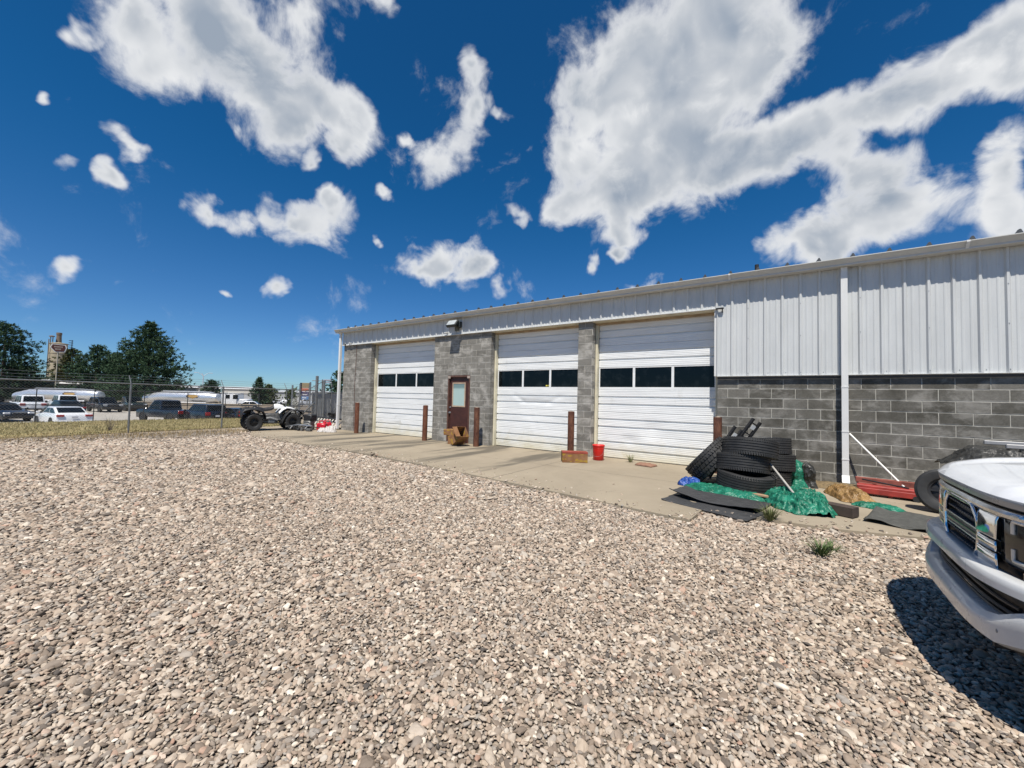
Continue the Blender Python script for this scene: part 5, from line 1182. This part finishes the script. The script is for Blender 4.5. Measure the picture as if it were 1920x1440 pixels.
car('pickup', 'white pickup with dark rear glass behind the dark green sedan', (-75.4, -.9), 182, 5.4, 2.0, 1.95, 'suv', WP, .38)
car('sedan', 'dark green sedan between the white sedan and the white pickup', (-60.5, -2.6), 188, 4.8, 1.86, 1.55, 'sedan', paint('dark_green', (.008, .02, .022)), .33)
car('sedan', 'charcoal sedan cut off by the left edge of the picture', (-52.4, -7.0), 20, 4.6, 1.82, 1.45, 'sedan', paint('charcoal', DK))
car('suv', 'black sport utility vehicle facing the camera with its headlights showing', (-69.8, 1.9), 8, 4.9, 1.95, 1.8, 'suv', paint('black', (.008, .008, .009)), .36)
car('pickup', 'dark green pickup parked behind the black sport utility vehicle', (-73.3, 4.9), 5, 5.5, 2.0, 1.9, 'pickup', paint('forest', (.012, .022, .018)), .38)
car('pickup', 'dark blue pickup parked in the middle of the lot', (-46.0, 2.0), 196, 5.6, 2.02, 1.92, 'pickup', paint('navy', (.010, .014, .022)), .39)
car('suv', 'dark blue sport utility vehicle beside the dark blue pickup', (-42.0, 3.35), 186, 4.6, 1.88, 1.68, 'suv', paint('blue_black', (.008, .011, .018)), .35)
car('sedan', 'black sedan half hidden behind the quad bike', (-39.8, 5.0), 182, 4.7, 1.84, 1.44, 'sedan', paint('jet', (.007, .008, .010)))
rng = random.Random(9)
for i, (x, y, c, l) in enumerate([(-67.5, 17.6, (.72, .73, .74), 'white car roof showing over the tan wall beside the semi-truck'), (-108, 38, (.7, .7, .71), 'tiny white car far beyond the wall, left of the distant row'), (-107, 42, (.5, .5, .52), 'tiny silver car far beyond the wall in the distant row'), (-106, 46.5, (.72, .72, .73), 'tiny white car far beyond the wall, right of the distant row'), (-104, 50.5, (.3, .31, .33), 'tiny grey car far beyond the wall at the right end of the row')]):
    car('sedan', l, (x, y), 60+rng.uniform(-8, 8), 4.6, 1.82, 1.55, 'sedan', paint('far%d' % i, c), .33)
# tank trailers, mirror-polished
M_TANK = simple('polished_aluminium', (.80, .80, .80), .34, .72, var=.05, scale=2)
M_EMB, M_EMB2 = simple('emblem_brown', (.045, .022, .012), .5), simple('emblem_gold', (.42, .26, .08), .45)
def tanker(label, a, b, ztop):
    a, b = Vector((*a, 0)), Vector((*b, 0)); d = b-a; L_ = d.length; t = thing('tank_trailer', label, 'tank trailer', (*(a.lerp(b, .5)).xy, LOT+.03), math.atan2(d.y, d.x), 'polished tank trailers behind the parking lot')
    r, zc = .88, ztop-LOT-.03-.9; h = L_/2
    m = MB().lathe([(.001, -h), (.42, -h+.02), (.5, -h+.12), (r, -h+2.9), (r, h-1.3), (.62, h-.12), (.5, h-.02), (.001, h)], 36, 'X'); m.v = [(x, y*1.08, z+zc+(-.32*max(0, (-h+2.9-x))/2.9)) for x, y, z in m.v]
    m.build('tank', M_TANK, t, smooth=30)
    MB().cbox((.4, 0, zc+r+.02), (L_*.55, .5, .08), .02).build('catwalk', M_STEEL, t)
    MB().box((.3, -.45, zc-r-.05), (L_*.86, .12, .16)).box((.3, .45, zc-r-.05), (L_*.86, .12, .16)).build('frame_rail', M_DKSTEEL, t)
    MB().cbox((.6, -1.1, zc-r+.12), (L_*.7, .06, .14), .02).build('side_skirt', simple('skirt_white', (.75, .75, .76), .4), t)
    for k in (-h+2.2, -h+3.4, h-2.4, h-3.6):
        for s in (-1, 1): wheel_parts(t, (k, s*1.0, .5), .5, .3, .29, (R(-90)*s, 0, 0), spokes=5)
    x0 = h*.42; hexa = [(-1.0, .42), (.95, .42), (1.2, .15), (1.0, -.05), (.0, -.62), (-1.05, -.05), (-1.25, .15)]
    def onskin(x, z, o): yv = math.sqrt(max(.01, r*r-z*z))*1.08+o; return (x0+x, -yv, zc+z)
    MB().add([onskin(x*.82, z*.82+.05, .012) for x, z in hexa], [tuple(range(7))]).build('emblem', M_EMB, t, fix=False); MB().add([onskin(x*.66, z*.5+.10, .024) for x, z in hexa], [tuple(range(7))]).build('emblem', M_EMB2, t, fix=False)
    return t
tanker('left polished tank trailer behind the white vehicles', (-90.4, -3.7), (-80.4, 3.3), 1.50)
tanker('right polished tank trailer behind the dark pickup', (-79.4, 7.7), (-70.3, 14.1), 1.58)
sm_ = thing('semi_truck', 'white semi-truck cab just right of the tank trailers', 'truck', (-73.0, 16.9, LOT+.03), math.atan2(.7, .7))
MB().cbox((0, 0, 1.75), (2.3, 2.4, 1.9), .12).build('cab', WP, sm_, smooth=40); MB().cbox((1.75, 0, 1.25), (1.5, 2.1, 1.1), .15).build('hood', WP, sm_, smooth=40); MB().box((.9, -1.21, 2.1), (.7, .02, .7)).box((-.2, -1.21, 2.1), (.6, .02, .6)).build('side_window', M_GLASS, sm_); MB().box((.2, 0, .7), (5.2, 1.1, .3)).build('chassis', M_DKSTEEL, sm_)
for k in (1.7, -1.2, -2.3):
    for s in (-1, 1): wheel_parts(sm_, (k, s*1.0, .5), .5, .3, .29, (R(-90)*s, 0, 0), spokes=5)
MB().tube([(-1.3, -.9, 1), (-1.3, -.9, 3.4)], .09, 10).build('exhaust_stack', M_CHROME, sm_, smooth=40)
# ------------------------------------------------------------------ silo, signs, lamps, far buildings
si = thing('silo', 'tan concrete-plant silo with a stack, beyond the pines', 'silo', (-165.4, 8.3, -1.4)); M_SILO = simple('silo_tan', (.36, .31, .22), .75, var=.12, scale=.6); M_SIL2 = simple('silo_brown', (.16, .12, .085), .7)
MB().lathe([(1.75, 0), (1.75, 12.4), (1.83, 12.45), (1.83, 12.7), (1.75, 12.75), (1.75, 15.0), (1.85, 15.05), (1.85, 15.25), (.01, 15.6)], 40).build('tower', M_SILO, si, smooth=30)
MB().lathe([(1.85, 10.0), (1.85, 10.25)], 40).build('band', M_SIL2, si); MB().lathe([(.6, 15.2), (.5, 17.0), (.5, 17.6), (.56, 17.6), (.56, 18.2), (.01, 18.3)], 24).build('stack', M_SIL2, si, smooth=30)
for s in (-.5, .3): MB().tube([(.5, -1.3+s*.5, 15.2), (.5, -1.3+s*.5, 17.0)], .1, 6).build('vent_leg', M_SIL2, si)
MB().lathe([(.01, 17.3), (.55, 17.1), (.55, 16.9), (.2, 16.85)], 16).build('vent_hood', M_SIL2, si, loc=(.5, -1.35, 0))
for k in range(7): MB().lathe([(.45, 12.6+k*.6), (.45, 12.7+k*.6)], 14).build('ladder_hoop', M_DKSTEEL, si, loc=(.8, 2.2, 0))
for s in (-.4, .4): MB().tube([(.8+s*.6, 2.4, 6), (.8+s*.6, 2.4, 16.4)], .06, 6).build('ladder_rail', M_DKSTEEL, si)
MB().tube([(1.0, -1.9, 0), (1.0, -1.9, 16.2)], .1, 6).build('pipe', M_SIL2, si)
hx = thing('pole_sign', 'brown hexagonal sign with white outline on a tall pole before the silo', 'sign', (-111.2, 2.3, -1.3), R(84))
def hexpts(k, sx=.72): return [(-1.45*k*sx, .1*k), (-1.1*k*sx, .72*k), (1.3*k*sx, .62*k), (1.5*k*sx, .1*k), (1.2*k*sx, -.72*k), (-.5*k*sx, -.8*k)]
MB().prism([(x, z+10.25) for x, z in hexpts(1.0)], -.12, .12, 'Y').build('outline', simple('sign_white', (.74, .72, .68), .5), hx); MB().prism([(x, z+10.25) for x, z in hexpts(.86)], -.14, .14, 'Y').build('face', simple('sign_brown', (.10, .03, .02), .5), hx)
for k, (zc, n) in enumerate(((10.45, 7), (10.02, 5))):
    for i in range(n): MB().box((-.45+i*.155+(.12 if k else 0), 0, zc), (.10, .30, .26)).build('lettering', simple('sign_pale', (.42, .34, .28), .6), hx)
MB().tube([(0, 0, 0), (0, 0, 9.6)], .1, 10).build('pole', simple('pale_pole', (.42, .38, .30), .6), hx, smooth=40)
ps = thing('pole_sign', 'tall roadside sign with tan, red and blue panels beside the gate posts', 'sign', (-69.8, 26.6, LOT), math.atan2(.55, .83))
for z, h, c, n in ((4.35, .9, (.24, .19, .11), 'tan'), (3.6, .5, (.48, .12, .05), 'red'), (2.85, .8, (.045, .03, .10), 'purple'), (2.15, .5, (.05, .18, .42), 'blue')): MB().cbox((.15, 0, z), (1.25, .3, h), .03).build('panel', simple('sign_'+n, c, .45), ps)
MB().cbox((-.66, 0, 3.3), (.3, .34, 3.0), .03).build('side_band', simple('sign_dark', (.02, .02, .03), .4), ps); MB().tube([(-.4, 0, 0), (-.4, 0, 2)], .12, 8).tube([(.5, 0, 0), (.5, 0, 2)], .12, 8).build('leg', M_FPOST, ps); MB().box((.15, -.16, 2.75), (.8, .02, .12)).box((.05, -.16, 2.2), (.7, .02, .16)).build('white_bar', simple('sign_white', (.74, .72, .68), .5), ps)
lp = thing('street_lamp', 'white double-arm street lamp above the right tank trailer', 'street lamp', (-108.4, 23.9, -1.3), R(72)); M_LP = simple('lamp_white', (.62, .64, .66), .4)
MB().tube([(0, 0, 0), (0, 0, 6.4), (-.3, 0, 7.0)], .09, 8).build('pole', M_LP, lp, smooth=40); MB().tube([(0, 0, 6.4), (-.9, 0, 7.1), (-1.2, 0, 7.15)], .05, 6).tube([(0, 0, 6.4), (.9, 0, 7.1), (1.2, 0, 7.1)], .05, 6).build('arm', M_LP, lp); 
for s in (-1, 1): MB().cbox((s*1.4, 0, 7.12), (.55, .25, .12), .03).build('lamp_head', M_LP, lp)
def shed(label, loc, rz, L_, D_, H_, wm, rm):
    t = thing('warehouse', label, 'building', loc, R(rz)); MB().box((0, 0, H_/2), (L_, D_, H_)).build('wall', wm, t); MB().prism([(-D_/2-.4, H_), (0, H_+D_*.07), (D_/2+.4, H_)], -L_/2-.3, L_/2+.3, 'X').build('roof', rm, t)
    for k in range(4): MB().box((-L_*.36+k*L_*.24, -D_/2-.02, H_*.32), (L_*.11, .06, H_*.6)).build('door', simple('shed_door', (.4, .41, .42), .6), t)
    return t
PALE, PAL2 = simple('pale_wall', (.52, .50, .45), .8), simple('pale_roof', (.62, .62, .62), .5)
shed('long pale warehouse far away, left of the small pine', (-187, 60, -1.5), 36, 26, 14, 4.6, PALE, PAL2); shed('grey warehouse far away between the small pine and the sign', (-165, 79, -1.5), 36, 24, 12, 3.8, simple('grey_wall', (.30, .31, .31), .8), simple('grey_roof', (.38, .39, .40), .6)); shed('low cream shed behind the pines in the middle', (-121, 15.3, -1.5), 70, 22, 8, 4.0, simple('cream_wall', (.42, .36, .27), .8), PAL2); shed('grey shed behind the pines at the far left', (-128, 1.5, -1.5), 80, 18, 8, 4.4, simple('grey_wall', (.30, .31, .31), .8), PAL2)
# ------------------------------------------------------------------ trees
def m_leaf(name, a, b):
    t = NT(name); n = t.noise(t.coord('World'), 1.4, 3, .6); n2 = t.noise(t.coord('World'), 7, 2)
    return t.fin(t.mix(t.mr(n2, .3, .7), t.mix(t.mr(n, .35, .65), a, b), a), .75, spec=.2)
M_PINE, M_OLIVE, M_LGREEN, M_BARK = m_leaf('pine_needles', (.028, .058, .030), (.075, .125, .058)), m_leaf('olive_leaves', (.055, .065, .02), (.10, .085, .03)), m_leaf('light_leaves', (.09, .12, .05), (.15, .17, .08)), simple('bark', (.09, .065, .05), .95, var=.4)
def pine(label, loc, H, Rm, prof, seed, mat=M_PINE, nb=130, tuft=.42, lean=0., cat='tree', name='pine_tree', wtri=.07, up=.5):
    rng = np.random.default_rng(seed); t = thing(name, label, cat, loc, 0, 'trees beyond the parking lot')
    MB().tube([(0, 0, -.2), (.1*lean, .05, H*.3), (.25*lean, 0, H*.65), (.3*lean, 0, H*.97)], [H*.026, H*.02, H*.012, .02], 8).build('trunk', M_BARK, t, smooth=50)
    V = []; br = MB()
    for i in range(nb):
        f = (i+rng.random())/nb; hz = H*lerp(.10, .985, f); rr = Rm*interp(f, prof[0], prof[1])*rng.uniform(.62, 1.12); a = i*2.39996+rng.normal(0, .3)
        rise = rr*rng.uniform(-.05, .42)*(1 if f > .25 else .3); d = np.array([math.cos(a), math.sin(a)])
        p0 = np.array([0, 0, hz-.2]); p1 = np.array([d[0]*rr, d[1]*rr, hz+rise])
        if i % 2 == 0: br.tube([p0, p0*.5+p1*.5-np.array([0, 0, .08*rr]), p1], [max(.015, .012*rr), .012, .006], 4, cap=False)
        nt_ = max(3, int(rr*2.6))
        for k in range(nt_):
            q = lerp(.28, 1.04, (k+rng.random())/nt_); c = p0+(p1-p0)*q+np.array([0, 0, -.10*rr*math.sin(math.pi*min(1, q))])+rng.normal(0, .10+.07*rr, 3)*np.array([1, 1, .55])
            m = 11; dirs = rng.normal(0, 1, (m, 3)); dirs[:, 2] = np.abs(dirs[:, 2])*.7+up*.4; dirs[:, :2] += d*.7; dirs /= np.linalg.norm(dirs, axis=1)[:, None]
            sd = np.cross(dirs, rng.normal(0, 1, (m, 3))); sd /= np.linalg.norm(sd, axis=1)[:, None]+1e-9; ln = tuft*rng.uniform(.6, 1.25, (m, 1)); wd = wtri*rng.uniform(.7, 1.4, (m, 1))
            o = c+rng.normal(0, tuft*.25, (m, 3)); V.append(np.stack([o-sd*wd, o+sd*wd, o+dirs*ln], 1))
    br.build('branches', M_BARK, t, fix=False)
    V = np.concatenate(V).reshape(-1, 3); me = bpy.data.meshes.new('crown'); me.from_pydata(V.tolist(), [], np.arange(len(V)).reshape(-1, 3).tolist()); obj('crown', me, mat, t); return t
CON = ([0, .12, .35, .7, 1], [.75, 1., .86, .5, .05]); WID = ([0, .15, .45, .8, 1], [.7, 1., .95, .6, .15])
pine('large dark pine cut off by the left edge of the picture', (-114.6, -3.6, -1.4), 14.4, 5.4, WID, 1, nb=210)
pine('tallest broad dark pine in the middle of the row', (-84.6, 9.0, -1.4), 14.0, 6.4, CON, 2, nb=330, lean=-2, tuft=.4)
pine('round-topped dark pine left of the tallest pine', (-108.1, 7.0, -1.4), 11.2, 4.6, WID, 3, nb=190)
pine('olive-green tree below the silo sign', (-124.0, 5.8, -1.4), 11.4, 3.4, WID, 4, M_OLIVE, 150, .36, name='broadleaf_tree', wtri=.10)
pine('brownish olive tree tucked against the tallest pine', (-116.4, 11.0, -1.4), 9.8, 3.6, WID, 5, M_OLIVE, 120, .36, name='broadleaf_tree', wtri=.10)
pine('small dark round tree beside the street lamp', (-100.9, 23.1, -1.4), 5.4, 2.3, WID, 6, nb=110, name='small_tree')
pine('small pointed pine right of the semi-truck', (-92.7, 28.9, -1.4), 6.2, 2.0, CON, 7, nb=120)
pine('pale green tree hugging the small pointed pine', (-94.0, 31.4, -1.4), 4.9, 2.2, WID, 8, M_LGREEN, 90, .34, name='broadleaf_tree', wtri=.10)
pine('dark green tree showing past the garage corner', (-46.6, 18.9, -1.3), 5.8, 2.1, WID, 10, nb=120, tuft=.3, name='broadleaf_tree')
pine('thin pale green sapling by the far gate posts', (-50, 14.6, -1.3), 3.4, 1.0, WID, 11, M_LGREEN, 50, .26, name='sapling')
pine('dark bushy tree low at the left behind the white vehicles', (-125.8, -.4, -1.4), 7.0, 5.0, WID, 12, nb=130)
# distant wooded horizon
def far_wood():
    rng = np.random.default_rng(3); V = []
    for i in range(2600):
        a = rng.uniform(R(120), R(190)); r = rng.uniform(330, 460); h = rng.uniform(.5, 1)*4.5; c = np.array([r*math.cos(a), -10+r*math.sin(a), -1.6])
        for k in range(3):
            o = c+np.array([rng.normal(0, 2.5), rng.normal(0, 2.5), rng.uniform(0, h)]); d = rng.normal(0, 1, 3)*1.6; s = rng.normal(0, 1, 3)*1.6; V.append([o-d, o+d, o+s+[0, 0, 1.6]])
    V = np.array(V).reshape(-1, 3); me = bpy.data.meshes.new('w'); me.from_pydata(V.tolist(), [], np.arange(len(V)).reshape(-1, 3).tolist()); o = obj('far_trees', me, m_leaf('far_leaves', (.06, .08, .06), (.10, .11, .09))); tag(o, 'low far-off trees along the horizon', 'trees', kind='stuff')
far_wood()
